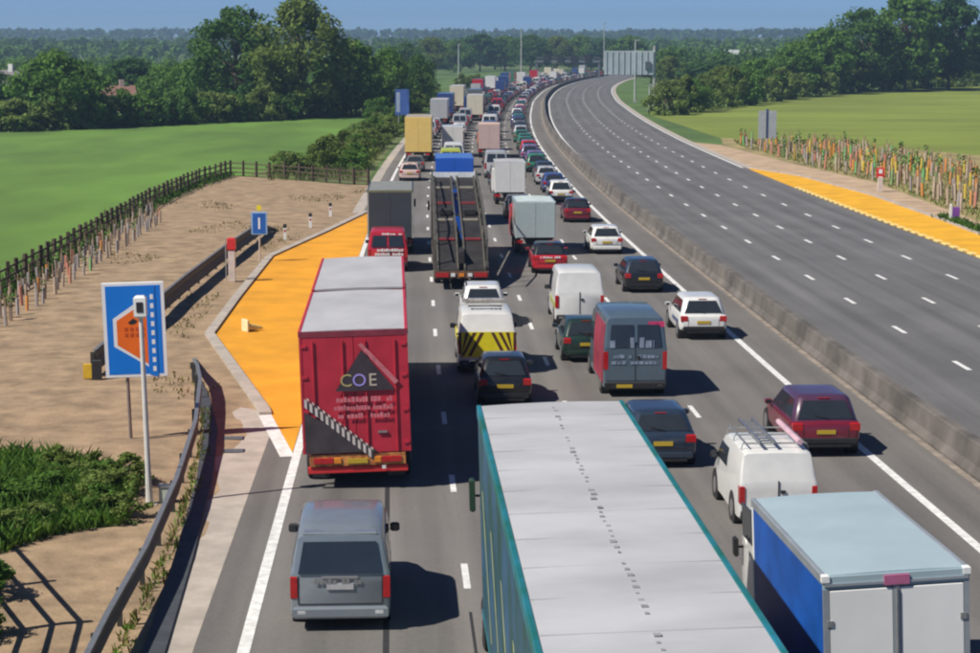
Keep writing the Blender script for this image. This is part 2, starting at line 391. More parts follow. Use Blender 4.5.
def car(pt, L=4.25, W=1.8, H=1.48, belt=.93, rb=.16, rt=.62, fb=None, ft=None, hood=.9, roof_pt=None, rails=False, suv=False, plate=PLATEY, roofbox=False, wn=18):
    v = Veh(); hw = W/2; fb = fb or L-1.12; ft = ft or L-1.95; zb = .30 if suv else .2
    st = [(0, hw*.84, .44, belt*.86), (.03, hw*.91, zb+.16, belt*.94), (.12, hw*.965, zb+.08, belt), (.5, hw, zb, belt+.01), (L*.5, hw, zb-.02, belt), (fb-.1, hw*.99, zb, belt),
          (fb+.1, hw*.985, zb, hood+.03), (L-.5, hw*.94, zb+.02, hood-.08), (L-.16, hw*.86, zb+.05, hood-.2), (L-.03, hw*.72, zb+.14, hood-.3), (L, hw*.6, zb+.2, hood-.38)]
    v.add('body', M().loft([ringsec(*q) for q in st]), pt, True)
    hb, ht = hw*.93, hw*.76; r0, r1 = .2, .22
    cab = M().loft([rrect(rb, fb, hb, belt-.06, r0), rrect(rb+(rt-rb)*.02, fb, hb, belt, r0), rrect(rt, ft, ht, H-.075, r1), rrect(rt+.05, ft-.07, ht-.05, H-.03, r1), rrect(rt+.22, ft-.3, ht-.22, H-.004, r1), rrect(rt+.5, ft-.6, ht-.4, H, .15)])
    v.add('cabin', cab, roof_pt or pt, True, label=None)
    def at(t, y0, y1): return y0+(y1-y0)*t
    zt, zbt = H-.075, belt
    def sp(sx, t, y): return (sx*(hb+(ht-hb)*t), y, zbt+(zt-zbt)*t)
    ctr = (0, L*.45, (belt+H)/2)
    t0, t1 = .1, .9
    rw = [((hb-r0)*-1+.0, at(t0, rb, rt), zbt+(zt-zbt)*t0), ((hb-r0), at(t0, rb, rt), zbt+(zt-zbt)*t0), (ht-r1+.05, at(t1, rb, rt), zbt+(zt-zbt)*t1), (-(ht-r1+.05), at(t1, rb, rt), zbt+(zt-zbt)*t1)]
    rw[0] = (-(hb-r0+.06), *rw[0][1:]); rw[1] = (hb-r0+.06, *rw[1][1:])
    i = v.add('rear_window', slabq(outq(*rw, ctr), .014), GLASS)
    v.add('wiper', M().tube([(.05, rw[0][1]-.03, rw[0][2]+.02), (-.32, rw[0][1]+.03, rw[0][2]+.1)], .012, 5), BLACK, False, i)
    ww = [(-(hb-r0+.05), at(.06, fb, ft), zbt+(zt-zbt)*.06), (hb-r0+.05, at(.06, fb, ft), zbt+(zt-zbt)*.06), (ht-r1+.08, at(.93, fb, ft), zbt+(zt-zbt)*.93), (-(ht-r1+.08), at(.93, fb, ft), zbt+(zt-zbt)*.93)]
    v.add('windscreen', slabq(outq(*ww, ctr), .014), GLASS)
    bp = L*.5
    for s in (-1, 1):
        ya, yb = at(t0, rb, rt)+r0+.05, at(t1, rb, rt)+r1+.02
        yc, yd = at(t0, fb, ft)-r0-.12, at(t1, fb, ft)-r1-.04
        cut = bp-.95
        for a, b, c, d in ((max(ya, cut+.05), bp-.05, bp-.05, max(yb, cut+.05)), (bp+.03, yc, yd, bp+.03)):
            v.add('side_window', slabq(outq(sp(s, t0, a), sp(s, t0, b), sp(s, t1, c), sp(s, t1, d), ctr), .01), GLASS)
        if cut-.02 > ya+.1: v.add('quarter_window', slabq(outq(sp(s, t0, ya), sp(s, t0, cut), sp(s, t1, cut), sp(s, t1, max(yb, ya)), ctr), .01), GLASS)
        v.add('tail_light', M().box(*sorted((s*hw*.66, s*hw*.955)), -.005, .16, belt*.73, belt*.97, .03), LIGHTR, True)
        mi = v.add('mirror', M().box(*sorted((s*(hw-.02), s*(hw+.19))), fb-.55, fb-.40, belt+.0, belt+.15, .04), pt, True)
        v.add('mirror_glass', M().box(*sorted((s*(hw+.02), s*(hw+.17))), fb-.56, fb-.545, belt+.02, belt+.13), GLASS, False, mi)
        for yw in (.78, L-.82): v.add('wheel_arch', M().disc(s*(hw-.26), s*(hw+.001), yw, .33, .40, 18), BLACK, True)
    v.add('rear_bumper', M().box(-hw*.86, hw*.86, -.03, .12, zb+.06, zb+.27, .05), pt if not suv else BLACK, True)
    v.add('diffuser', M().box(-hw*.7, hw*.7, -.02, .1, zb-.02, zb+.09, .03), BLACK)
    v.add('number_plate', M().box(-.26, .26, -.025 if not suv else -.02, .03, belt*.66, belt*.66+.115), plate)
    v.add('tailgate_seam', M().box(-hw*.64, hw*.64, -.006, .02, .535, .547), BLACK)
    for s in (-1, 1): v.add('tailgate_seam', M().box(*sorted((s*hw*.63, s*hw*.645)), -.006, .02, .547, belt*.84), BLACK)
    v.add('brake_light', M().box(-.16, .16, rt-.03, rt+.05, H-.075, H-.055), LIGHTR)
    wheels(v, W, (.78, L-.82), .33 if not suv else .37, n=wn)
    if rails:
        for s in (-1, 1): v.add('roof_rail', M().tube([(s*(ht-.02), rt+.2, H-.06), (s*(ht-.02), rt+.35, H+.03), (s*(ht-.02), ft-.4, H+.03), (s*(ht-.02), ft-.2, H-.06)], .018, 6), BLACK)
    return v
def vring(y, hw, zb, zt, tp):
    h = zt-zb
    half = [(0, 0), (.9, 0), (.99, .04), (1, .15), (1, .42), (1-(1-tp)*.35, .7), (tp+.015, .9), (tp-.02, .965), (tp-.10, .995), (tp-.3, 1.0)]
    r = [(hw*a, y, zb+h*b) for a, b in half]+[(0, y, zt+.012)]
    return r+[(-a, b, c) for a, b, c in reversed(r[1:-1])]
def van(pt, L=5.0, W=1.95, H=1.95, nose=1.0, wind=.85, tp=.87, hood=1.05, rear_glass='full', side_glass=False, plate=PLATEY, side_pt=None, rear_pt=None, rack=False, slope_r=.12, door_split=True, roof_pt=None, plate_side=0., g0f=.62, g1f=.90):
    v = Veh(); hw = W/2; zb = .24
    yb = L-nose-wind
    st = [(0, hw*.955, zb+.22, H*.6, 1.0), (.02, hw*.985, zb+.08, H*.64, 1), (.02+.71*(slope_r-.02), hw, zb, H*.86, tp+.03), (slope_r, hw, zb, H-.05, tp), (slope_r+.12, hw, zb-.02, H, tp), (L*.4, hw, zb-.03, H+.01, tp), (yb-.2, hw, zb, H, tp), (yb+.12, hw, zb, H-.06, tp),
          (yb+wind*.5, hw, zb, (H+hood)/2+.08, tp+.04), (yb+wind, hw*.99, zb, hood+.03, .93), (L-.35, hw*.94, zb+.02, hood-.12, .9), (L-.06, hw*.84, zb+.1, hood-.3, .9), (L, hw*.7, zb+.2, hood-.42, .9)]
    v.add('body', M().loft([vring(*q) for q in st]), pt, True)
    ctr = (0, L*.4, H*.5); g0, g1 = H*g0f, H*g1f
    def yr(z): return -.012 if z < H*.64 else .004+(slope_r-.02)*min(1, (z-H*.64)/(H*.31))
    hx = lambda z: hw*float(np.interp((z-zb)/(H-zb), [.42, .7, .9, .965], [1, 1-(1-tp)*.35, tp+.015, tp-.02]))
    def sstrip(s, a0, b0, a1, b1, z0, z1, t=.012, n=5):
        m_ = M(); rg = []
        for k in range(n+1):
            f = k/n; z = z0+(z1-z0)*f; a, b = a0+(a1-a0)*f, b0+(b1-b0)*f; x = hx(z)
            rg.append([(s*(x-.02), a, z), (s*(x-.02), b, z), (s*(x+t), b, z), (s*(x+t), a, z)])
        return m_.loft(rg)
    if rear_glass:
        if rear_glass == 'full': spans = [(-.86, .86)]
        else: spans = [(-.84, -.07), (.07, .84)]
        for a, b in spans:
            q = [(a*hx(g0), yr(g0)-.004, g0), (b*hx(g0), yr(g0)-.004, g0), (b*hx(g1)*.97, yr(g1)-.004, g1), (a*hx(g1)*.97, yr(g1)-.004, g1)]
            v.add('rear_window', slabq(outq(*q, ctr), .012), GLASS)
    if rear_pt:
        q = [(-hw*.93, -.004, zb+.32), (hw*.93, -.004, zb+.32), (hw*.96, -.004, H*.62), (-hw*.96, -.004, H*.62)]
        v.add('rear_panel', slabq(outq(*q, ctr), .01), rear_pt)
    if door_split and rear_glass != 'full':
        v.add('door_seam', M().box(-.012, .012, -.022, .06, zb+.3, H*.64), BLACK); v.add('door_handle', M().box(.06, .16, -.035, 0, H*.48, H*.52), BLACK)
    elif rear_glass == 'full':
        v.add('tailgate_seam', M().box(-hw*.84, hw*.84, -.012, .01, zb+.31, zb+.325), BLACK)
        for s in (-1, 1): v.add('tailgate_seam', M().box(*sorted((s*hw*.835, s*hw*.85)), -.012, .01, zb+.325, H*.58), BLACK)
        v.add('tailgate_handle', M().box(-.35, .35, -.03, .01, H*.545, H*.575, .01), ALLOY)
    for s in (-1, 1):
        v.add('tail_light', M().box(*sorted((s*hw*.86, s*hw*1.0)), -.02, .2, H*.34, H*.58, .03), LIGHTR, True)
        v.add('reflector', M().box(*sorted((s*hw*.7, s*hw*.86)), -.05, -.02, zb+.13, zb+.2), LIGHTW)
        z0, z1 = hood+.1, H-.26
        v.add('side_window', sstrip(s, yb+.12-.9, yb+wind*.72, yb+.12-.9, yb+.18, z0, z1), GLASS)
        if side_glass:
            for a, b in ((.35, L*.26), (L*.28, yb-.85)):
                v.add('side_window', sstrip(s, a, b, a+.08, b, z0, z1), GLASS)
        if side_pt:
            v.add('side_panel', sstrip(s, .16, yb-.85, .24, yb-.85, zb+.2, H*.9, .014, 8), side_pt)
        mi = v.add('mirror', M().box(*sorted((s*hw, s*(hw+.20))), yb+.3, yb+.40, hood+.08, hood+.27, .04), BLACK, True)
        v.add('mirror_glass', M().box(*sorted((s*(hw+.05), s*(hw+.18))), yb+.288, yb+.298, hood+.11, hood+.24), GLASS, False, mi)
        for yw in (1.0, L-.95): v.add('wheel_arch', M().disc(s*(hw-.26), s*(hw+.002), yw, .34, .42, 18), BLACK, True)
    q = [(-hw*.8, yb+wind*.93, hood+.06), (hw*.8, yb+wind*.93, hood+.06), (hw*(tp-.08), yb+.2, H-.10), (-hw*(tp-.08), yb+.2, H-.10)]
    v.add('windscreen', slabq(outq(*q, (0, yb-1, H*.5)), .014), GLASS)
    v.add('rear_bumper', M().box(-hw*.96, hw*.96, -.05, .1, zb+.02, zb+.27, .05), BLACK if not rear_glass == 'full' else pt, True)
    v.add('number_plate', M().box(plate_side-.26, plate_side+.26, -.062, -.045, zb+.08 if not rear_glass == 'full' else H*.40, (zb+.08 if not rear_glass == 'full' else H*.40)+.11) if rear_glass != 'full' else M().box(-.26, .26, -.03, -.008, H*.44, H*.44+.12), plate)
    wheels(v, W, (1.0, L-.95), .34)
    return v
def strokes(x0, x1, y, z0, rows, dz, h, wmin, wmax, seed):
    """rows of small illegible printed characters on a rear face"""
    rn = random.Random(seed); m = M()
    for r in range(rows):
        x = x0+rn.uniform(0, .1)
        while x < x1:
            w_ = rn.uniform(wmin, wmax)
            if rn.random() < .85: m.box(x, min(x+w_*.8, x1), y-.003, y, z0-r*dz, z0-r*dz+h*rn.choice((1, .72, .85)))
            x += w_
    return m
def axle_wheels(v, W, ysl, r=.5, dual=.32, n=20):
    for y in ysl:
        for s in (-1, 1):
            i = v.add('wheel', M().wheel(s*(W/2-dual-.02), s*(W/2-.02), y, r, r, n), RUBBER, True)
            v.add('rim', M().disc(s*(W/2-.06), s*(W/2-.008), y, r, r*.55, 12), STEEL, False, i)
def lorry_cab(v, y0, pt, W=2.5, H=3.6, L=2.2, trim=BLACK):
    hw = W/2
    st = [(y0, hw*.97, .75, H-.08), (y0+.15, hw, .6, H), (y0+L*.55, hw, .5, H-.05), (y0+L*.72, hw, .45, H-.45), (y0+L*.93, hw*.98, .42, 2.1), (y0+L, hw*.94, .42, 1.9)]
    v.add('cab', M().loft([ringsec(y, a, b, c, .95) for y, a, b, c in st]), pt, True)
    v.add('windscreen', slabq(outq((-hw*.88, y0+L*.94, 2.15), (hw*.88, y0+L*.94, 2.15), (hw*.86, y0+L*.75, H-.55), (-hw*.86, y0+L*.75, H-.55), (0, y0, 2)), .03), GLASS)
    for s in (-1, 1):
        v.add('side_window', M().box(*sorted((s*(hw-.02), s*(hw+.006))), y0+L*.38, y0+L*.8, 2.0, 2.65), GLASS)
        mi = v.add('mirror', M().box(*sorted((s*(hw+.08), s*(hw+.08+.09*W/2))), y0+L*.82, y0+L*.90, H*.66, H*.66+.17*H, .04), trim, True)
        v.add('mirror_arm', M().tube([(s*hw*.95, y0+L*.85, H*.74), (s*(hw+.12), y0+L*.87, H*.74)], .025, 6), BLACK, False, mi)
def box_body(v, y0, y1, W, z0, z1, side, roof, frame, edge=.09, roofname='roof'):
    hw = W/2
    v.add('side_wall', M().box(-hw, -hw+.04, y0+.06, y1-.05, z0+.1, z1-edge), side); v.add('side_wall', M().box(hw-.04, hw, y0+.06, y1-.05, z0+.1, z1-edge), side)
    v.add('front_wall', M().box(-hw+.04, hw-.04, y1-.06, y1-.005, z0, z1-.06), frame)
    r = M()
    n = 14; 
    rings = []
    for k in range(n+1):
        y = y0+.03+(y1-y0-.06)*k/n; s = .012*math.sin(k*2.4)
        rings.append([(-hw+.07, y, z1-.05), (hw-.07, y, z1-.05), (hw-.07, y, z1-.002), (hw*.5, y, z1+.012+s*.6), (0, y, z1+.018+s), (-hw*.5, y, z1+.012+s*.6), (-hw+.07, y, z1-.002)])
    r.loft(rings); v.add(roofname, r, roof, True)
    for s in (-1, 1):
        v.add('roof_rail', M().box(*sorted((s*(hw-.07), s*(hw+.015))), y0, y1, z1-edge-.03, z1+.012, .012), frame)
        v.add('side_rail', M().box(*sorted((s*(hw-.05), s*(hw+.01))), y0, y1, z0, z0+.12), frame)
    v.add('floor', M().box(-hw+.05, hw-.05, y0+.02, y1-.02, z0, z0+.14), BLACK)
def far_mesh(kind, col, idx):
    return None

# colours
def PT(n, c): return paint('paint_'+n, c)
SILV = mat('paint_grey_silver', (.25, .285, .32), .3, .3, .05, 2.5, coat=.6); BLK = PT('black', (.012, .013, .016)); WHT = PT('white', (.70, .70, .68)); CRED = PT('claret', (.16, .012, .028))
NAVY = PT('navy', (.022, .036, .062)); DSLATE = PT('slate', (.085, .125, .16)); RED = PT('red', (.48, .016, .03)); BLUE = PT('blue', (.02, .11, .52))
YEL = PT('yellow', (.80, .56, .16)); SLV2 = PT('silver', (.42, .43, .44)); DBLUE = PT('deep_blue', (.03, .06, .20)); PURP = PT('violet_grey', (.16, .13, .26)); GREEN = PT('green', (.03, .17, .10))
CREAM = PT('cream', (.66, .60, .46)); PINK = PT('pale_rose', (.60, .44, .40)); LIME = PT('lime_yellow', (.50, .56, .08)); ORG = PT('orange', (.60, .17, .03)); MIDG = PT('mid_grey', (.13, .14, .15)); TEAL = PT('pale_teal', (.42, .50, .50))
CURT = mat('red_curtain', (.47, .022, .045), .5, 0, .14, 1.1, .12, 2.5)
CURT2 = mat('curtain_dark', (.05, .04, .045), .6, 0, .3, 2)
ROOFW = mat('roof_sheet', (.42, .42, .44), .7, 0, .10, .8, .08, 2, stretch=(1, .5, 1))
ROOFG = mat('roof_sheet_wide', (.43, .435, .455), .7, 0, .13, .6, .10, 2.2, stretch=(.5, 1, 1))
GTRIM = mat('teal_trim', (.012, .16, .10), .45, 0, .3, .8, col2=(.02, .19, .27))
BLUEC = mat('blue_curtain', (.006, .09, .42), .5, 0, .2, 1.2, .12, 2)
BOXR = mat('box_roof', (.34, .44, .49), .55, 0, .06, .7, .05, 2)
DOORW = mat('door_white', (.80, .81, .80), .5, 0, .04, 1.0)
FRAMEG = mat('frame_grey', (.33, .37, .41), .45, .3, .1, 2)
PINKP = mat('pink_marker', (.42, .12, .24), .5, 0, .15, 6)
PALEP = mat('pale_print', (.56, .16, .19), .6, 0, .2, 8)
SLPRINT = mat('slate_print', (.22, .27, .36), .5, 0, .35, 5)
CHEVY = mat('chevron_yellow', (.80, .70, .02), .45, 0, .05, 4)
CHEVR = mat('chevron_dark', (.09, .035, .02), .5, 0, .2, 4)

# 1 ---- grey people carrier, nearest in lane one
v = van(SILV, 4.95, 1.93, 1.93, nose=.95, wind=.95, tp=.86, hood=1.06, side_glass=True, plate=PLATEW, slope_r=.15, g0f=.60, g1f=.915)
v.add('roof_spoiler', M().box(-.72, .72, .16, .42, 1.87, 1.935, .025), SILV, True)
v.add('rear_badge', strokes(-.52, .5, -.028, .955, 1, .1, .12, .06, .13, 3), ALLOY)
v.add('rear_wiper', M().tube([(-.05, .02, 1.22), (.42, .04, 1.27)], .012, 5), BLACK)
v.finish('people_carrier', 'grey people carrier van with red tail lights, nearest vehicle in the left lane', 'van', 37.4, -14.3)

# 2 ---- red lorry with drawbar trailer
v = Veh(); W = 2.76; hw = W/2; T = 4.12; z0 = .95
box_body(v, 0, 8.1, W, z0, T, CURT, ROOFW, CURT, .12, 'rear_roof')
for a, b in ((-hw+.06, -.008), (.008, hw-.06)):
    i = v.add('rear_door', M().box(a, b, .0, .05, z0, T-.16), CURT)
    for x in (a+.28, b-.28):
        v.add('lock_bar', M().tube([(x, -.03, z0+.02), (x, -.03, T-.25)], .017, 6), CURT, False, i)
    v.add('door_handle', M().box((a+b)/2-.12, (a+b)/2+.12, -.05, -.01, 1.45, 1.5), STEEL, False, i)
    for z in (1.15, 2.0, 2.9, 3.7): v.add('hinge', M().box(*((a-.02, a+.12) if a < -.1 else (b-.12, b+.02)), -.03, .0, z, z+.07), CURT, False, i)
v.add('rear_header', M().box(-hw, hw, -.01, .06, T-.16, T-.01), mat('header_dull_red', (.22, .03, .05), .5, 0, .2, 3))
for s in (-1, 1): v.add('rear_post', M().box(*sorted((s*(hw-.06), s*hw)), -.012, .06, z0, T-.16), CURT)
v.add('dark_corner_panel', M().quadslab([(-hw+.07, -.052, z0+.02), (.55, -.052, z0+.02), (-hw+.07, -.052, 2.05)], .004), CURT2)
st = M(); st2 = M()
for k in range(13):       # diagonal chevron blocks
    for m_, off in ((st, 0), (st2, .5)):
        a = (k+off)/13.; b = a+.5/13
        f = lambda t, o: (-hw+.08+(1.72)*t, -.058, 2.42+o-(1.42)*t)
        m_.quadslab([f(a, -.02), f(b, -.02), f(b, -.24), f(a, -.24)], .004); 
        m_.quadslab([f(a+.5/13, .06), f(b+.4/13, .06), f(b+.4/13, 0.0), f(a+.5/13, 0.0)], .004)
v.add('diagonal_band', st, mat('pale_band', (.62, .55, .52), .5, 0, .15, 5)); v.add('diagonal_band_dark', st2, CURT2)
v.add('logo_triangle', M().quadslab([(-.50, -.052, 2.56), (1.03, -.052, 2.56), (.2, -.052, 3.62)], .004), mat('logo_dark', (.05, .035, .045), .5, 0, .2, 3))
v.add('logo_stroke', M().quadslab([(.12, -.060, 3.74), (.20, -.060, 3.80), (1.12, -.060, 2.78), (1.02, -.060, 2.70)], .004), PALEP)
for c, x, mt in (('C', -.22, mat('logo_c', (.42, .36, .16), .5)), ('O', .12, mat('logo_o', (.34, .28, .68), .5)), ('E', .46, mat('logo_e', (.55, .47, .38), .5))):
    v.add('logo_letter', rear_text(c, .46, x, -.062, 2.82), mt)
v.add('small_print', strokes(-.55, .95, -.056, 2.28, 3, .21, .13, .06, .11, 5), PALEP)
v.add('underrun_bar', M().box(-hw+.1, hw-.1, .02, .14, .42, .6, .02), REDP)
v.add('rear_panel', M().box(-hw+.15, hw-.15, -.02, .03, .62, .92), mat('lamp_board', (.42, .12, .05), .5, 0, .4, 5, col2=(.70, .30, .08)))
for s in (-1, 1):
    v.add('tail_light', M().box(*sorted((s*.62, s*1.12)), -.05, -.02, .68, .84, .02), LIGHTR)
    v.add('marker_lamp', M().box(*sorted((s*.42, s*.6)), -.05, -.02, .68, .84, .02), LIGHTA)
    v.add('mudflap', M().box(*sorted((s*.75, s*1.2)), .6, .63, .2, .85), BLACK)
    v.add('side_guard', M().box(*sorted((s*(hw-.06), s*(hw-.02))), 2.6, 6.5, .5, .85), STEEL)
v.add('number_plate', M().box(-.26, .26, -.05, -.02, .68, .8), PLATEY)
v.add('reversing_light', M().box(.62, .72, -.06, -.03, .52, .6), LIGHTW)
axle_wheels(v, W, (1.6, 3.0), .5)
box_body(v, 8.55, 17.2, W, z0, T+.02, CURT, ROOFW, CURT, .12, 'front_roof')
v.add('front_body_rear', M().box(-hw+.05, hw-.05, 8.57, 8.62, z0, T-.05), CURT)
v.add('chassis', M().box(-.45, .45, .3, 18.6, .6, z0), BLACK)
axle_wheels(v, W, (10.2, 11.6, 18.3), .5)
lorry_cab(v, 17.4, RED, 2.5, 3.6)
v.finish('red_lorry', 'red box lorry with drawbar trailer and dark triangle logo on its back doors', 'lorry', 49.7, -14.15, roll=-R(1.6), dz=.02)

# 3 ---- red van and dark box lorry ahead of it
v = van(RED, 4.9, 2.0, 2.05, rear_glass='pair', roof_pt=None)
v.add('rear_print', strokes(-.7, .8, -.025, 1.05, 2, .2, .14, .08, .16, 11), WHITE)
v.add('rear_print_upper', strokes(-.3, .75, .05, 1.88, 1, .2, .1, .1, .2, 4), WHITE)
v.finish('red_van', 'red van with white lettering close behind a dark box lorry', 'van', 98.5, -13.9)
v = Veh(); W = 2.5; hw = 1.25; T = 3.55
NB = mat('charcoal_panel', (.045, .055, .068), .5, 0, .1, 1)
box_body(v, 0, 7.2, W, .95, T, NB, mat('roof_grey', (.22, .23, .22), .7, 0, .1, 2), NB)
for a, b in ((-hw+.08, -.006), (.006, hw-.08)): v.add('rear_door', M().box(a, b, 0, .05, 1.0, T-.12), NB)
v.add('rear_frame', M().box(-hw, hw, -.01, .05, T-.12, T), mat('olive_frame', (.16, .17, .10), .5))
for s in (-1, 1):
    v.add('rear_post', M().box(*sorted((s*(hw-.08), s*hw)), -.01, .05, .95, T-.12), mat('pale_post', (.34, .36, .33), .5))
    v.add('tail_light', M().box(*sorted((s*.7, s*1.15)), -.04, -.01, .7, .86), LIGHTR)
v.add('bumper', M().box(-1.15, 1.15, 0, .1, .5, .66), BLACK); v.add('chassis', M().box(-.45, .45, .2, 9, .55, .95), BLACK)
axle_wheels(v, W, (1.9, 7.9), .47); lorry_cab(v, 7.4, NAVY, 2.4, 2.9, 2.0)
v.finish('dark_box_lorry', 'charcoal grey box lorry with plain rear doors beside the end of the orange bay', 'lorry', 106.5, -13.85)
# lane one further on
car(PINK, 4.3, 1.78, 1.5).finish('hatchback', 'pale rose hatchback behind the yellow box lorry', 'car', 166, -13.4)
car(MIDG, 4.3, 1.78, 1.46).finish('hatchback', 'dark grey hatchback directly behind the yellow box lorry', 'car', 178, -13.2)
def simple_lorry(pt, roof, T=3.9, L=8, W=2.5, cabp=None, rear=None, cabH=3.0):
    v = Veh(); hw = W/2
    box_body(v, 0, L, W, .95, T, pt, roof, pt)
    for a, b in ((-hw+.03, -.008), (.008, hw-.03)): v.add('rear_door', M().box(a, b, -.01, .05, 1.0, T-.05), rear or pt)
    v.add('bumper', M().box(-1.1, 1.1, 0, .1, .45, .62), BLACK); v.add('chassis', M().box(-.45, .45, .2, L+1.5, .55, .95), BLACK)
    for s in (-1, 1): v.add('tail_light', M().box(*sorted((s*.7, s*1.15)), -.04, -.01, .68, .86), LIGHTR)
    axle_wheels(v, W, (1.9, L+.8), .47, n=12); lorry_cab(v, L+.15, cabp or WHT, 2.4, cabH, 2.0); return v
simple_lorry(YEL, YEL, 4.4, 9, 2.65, YEL).finish('yellow_lorry', 'yellow box lorry in the left lane beside the green hedge', 'lorry', 194, -13.2)
simple_lorry(WHT, ROOFW, 3.75, 8, rear=SLV2).finish('white_lorry', 'white box lorry with grey striped doors ahead of the yellow lorry', 'lorry', 286, -13.5)
simple_lorry(CREAM, ROOFW, 4.5, 11).finish('cream_lorry', 'tall cream lorry, farthest large lorry in the left lane', 'lorry', 348, -13.2)
simple_lorry(CREAM, ROOFW, 4.0, 8).finish('cream_lorry', 'cream lorry beside the far white ones in the second lane', 'lorry', 302, -8.6)

# 4 ---- tall articulated lorry with teal trim (lane two, right under the camera)
v = Veh(); W = 2.62; hw = W/2; T = 4.88; L = 16.2
box_body(v, 0, L, W, 1.0, T, mat('teal_curtain', (.018, .10, .08), .5, 0, .4, .7, .1, 2, col2=(.03, .10, .19)), ROOFG, GTRIM, .17)
dm = M(); rn = random.Random(4)
for k in range(58):
    y = .5+k*.27
    if rn.random() < .8: s_ = rn.uniform(.015, .042); x = .02+rn.uniform(-.02, .02); dm.box(x-s_, x+s_, y-s_*1.2, y+s_*1.2, T+.018, T+.034)
v.add('roof_rivet_line', dm, mat('rivet_grime', (.27, .27, .28), .8, 0, .3, 6), sub=None)
gm = M()
for k in range(5):
    y = 1.2+k*2.9; gm.quadslab([(-hw-.004, y, 1.5), (-hw-.004, y+.12, 1.5), (-hw-.004, y+2.2, 3.6), (-hw-.004, y+2.0, 3.6)], -.004)
v.add('side_graphics', gm, mat('pale_graphics', (.42, .46, .34), .5, 0, .4, 1.5, col2=(.45, .5, .2)))
for k in range(11): v.add('roof_seam', M().box(-hw+.075, hw-.075, .9+k*1.4, .92+k*1.4, T-.01, T+.014), ROOFG)
v.add('rear_door', M().box(-hw+.05, -.006, 0, .05, 1.0, T-.1), ROOFG); v.add('rear_door', M().box(.006, hw-.05, 0, .05, 1.0, T-.1), ROOFG)
v.add('bumper', M().box(-1.2, 1.2, .0, .12, .45, .62), BLACK); v.add('chassis', M().box(-.5, .5, .3, 17.5, .6, 1.0), BLACK)
for s in (-1, 1):
    v.add('tail_light', M().box(*sorted((s*.65, s*1.15)), -.03, .0, .66, .84), LIGHTR)
    v.add('side_guard', M().box(*sorted((s*(hw-.06), s*(hw-.02))), 5.5, 11.0, .5, .9), STEEL)
axle_wheels(v, W, (2.2, 3.55, 4.9, 13.8, 17.3), .5)
lorry_cab(v, L-.2, GREEN, 2.5, 3.8, 2.3, trim=mat('mirror_dark_green', (.02, .05, .03), .4))
v.finish('articulated_lorry', 'tall lorry with long pale grey roof and teal edges, closest to the camera', 'lorry', 18.9, -10.3, roll=-R(1.5), dz=.02)

# 5 ---- lane two
car(BLK, 4.2, 1.72, 1.5, wn=18).finish('hatchback', 'black hatchback between the tall pale-roofed lorry and the yellow chevron vehicle', 'car', 61.0, -9.75)
v = van(WHT, 5.1, 2.02, 2.12, nose=1.05, wind=.8, tp=.88, rear_glass=None, door_split=False, slope_r=.3)
v.add('rear_window', M().quadslab(outq((-.8, -.012, 1.18), (.8, -.012, 1.18), (.82, -.012, 1.42), (-.82, -.012, 1.42), (0, 3, 1)), .012), GLASS)
cy = M().box(-.92, .92, -.03, -.012, .62, 1.5); v.add('chevron_board', cy, CHEVY)
cr = M()
for k in range(4):
    for s in (-1, 1):
        x = s*(.12+.26*k); cr.quadslab([(x, -.034, 1.48), (x+s*.12, -.034, 1.48), (min(.9, max(-.9, x+s*.55)), -.034, .66), (min(.9, max(-.9, x+s*.43)), -.034, .66)], .003)
v.add('chevron_stripes', cr, CHEVR)
for s in (-1, 1):
    v.add('side_stripe', M().box(*sorted((s*1.0, s*1.022)), .3, 3.2, .95, 1.25), CHEVY)
    v.add('side_check', M().box(*sorted((s*1.0, s*1.026)), .9, 1.6, .95, 1.25), CHEVR)
v.add('light_bar', M().box(-.78, .78, 3.0, 3.3, 2.13, 2.27, .04), mat('amber_bar', (.30, .28, .26), .3, 0, .4, 6, coat=.4), True)
v.add('roof_beacon', M().box(-.6, .6, 1.9, 1.97, 2.12, 2.17), BLACK)
v.add('roof_number', strokes(-.55, .55, 0, 0, 1, .1, .1, .06, .16, 8), BLACK); q = v.p[-1][1]; q.v = [(a, 1.1+c*3, 2.135+(b+.003)*2) for a, b, c in q.v]
v.finish('patrol_vehicle', 'white patrol van with yellow and black chevrons across its rear', 'van', 67.2, -10.05)
car(WHT, 4.5, 1.85, 1.66, suv=True, rails=True).finish('estate_car', 'white car directly in front of the chevron patrol van', 'car', 78.5, -9.75)
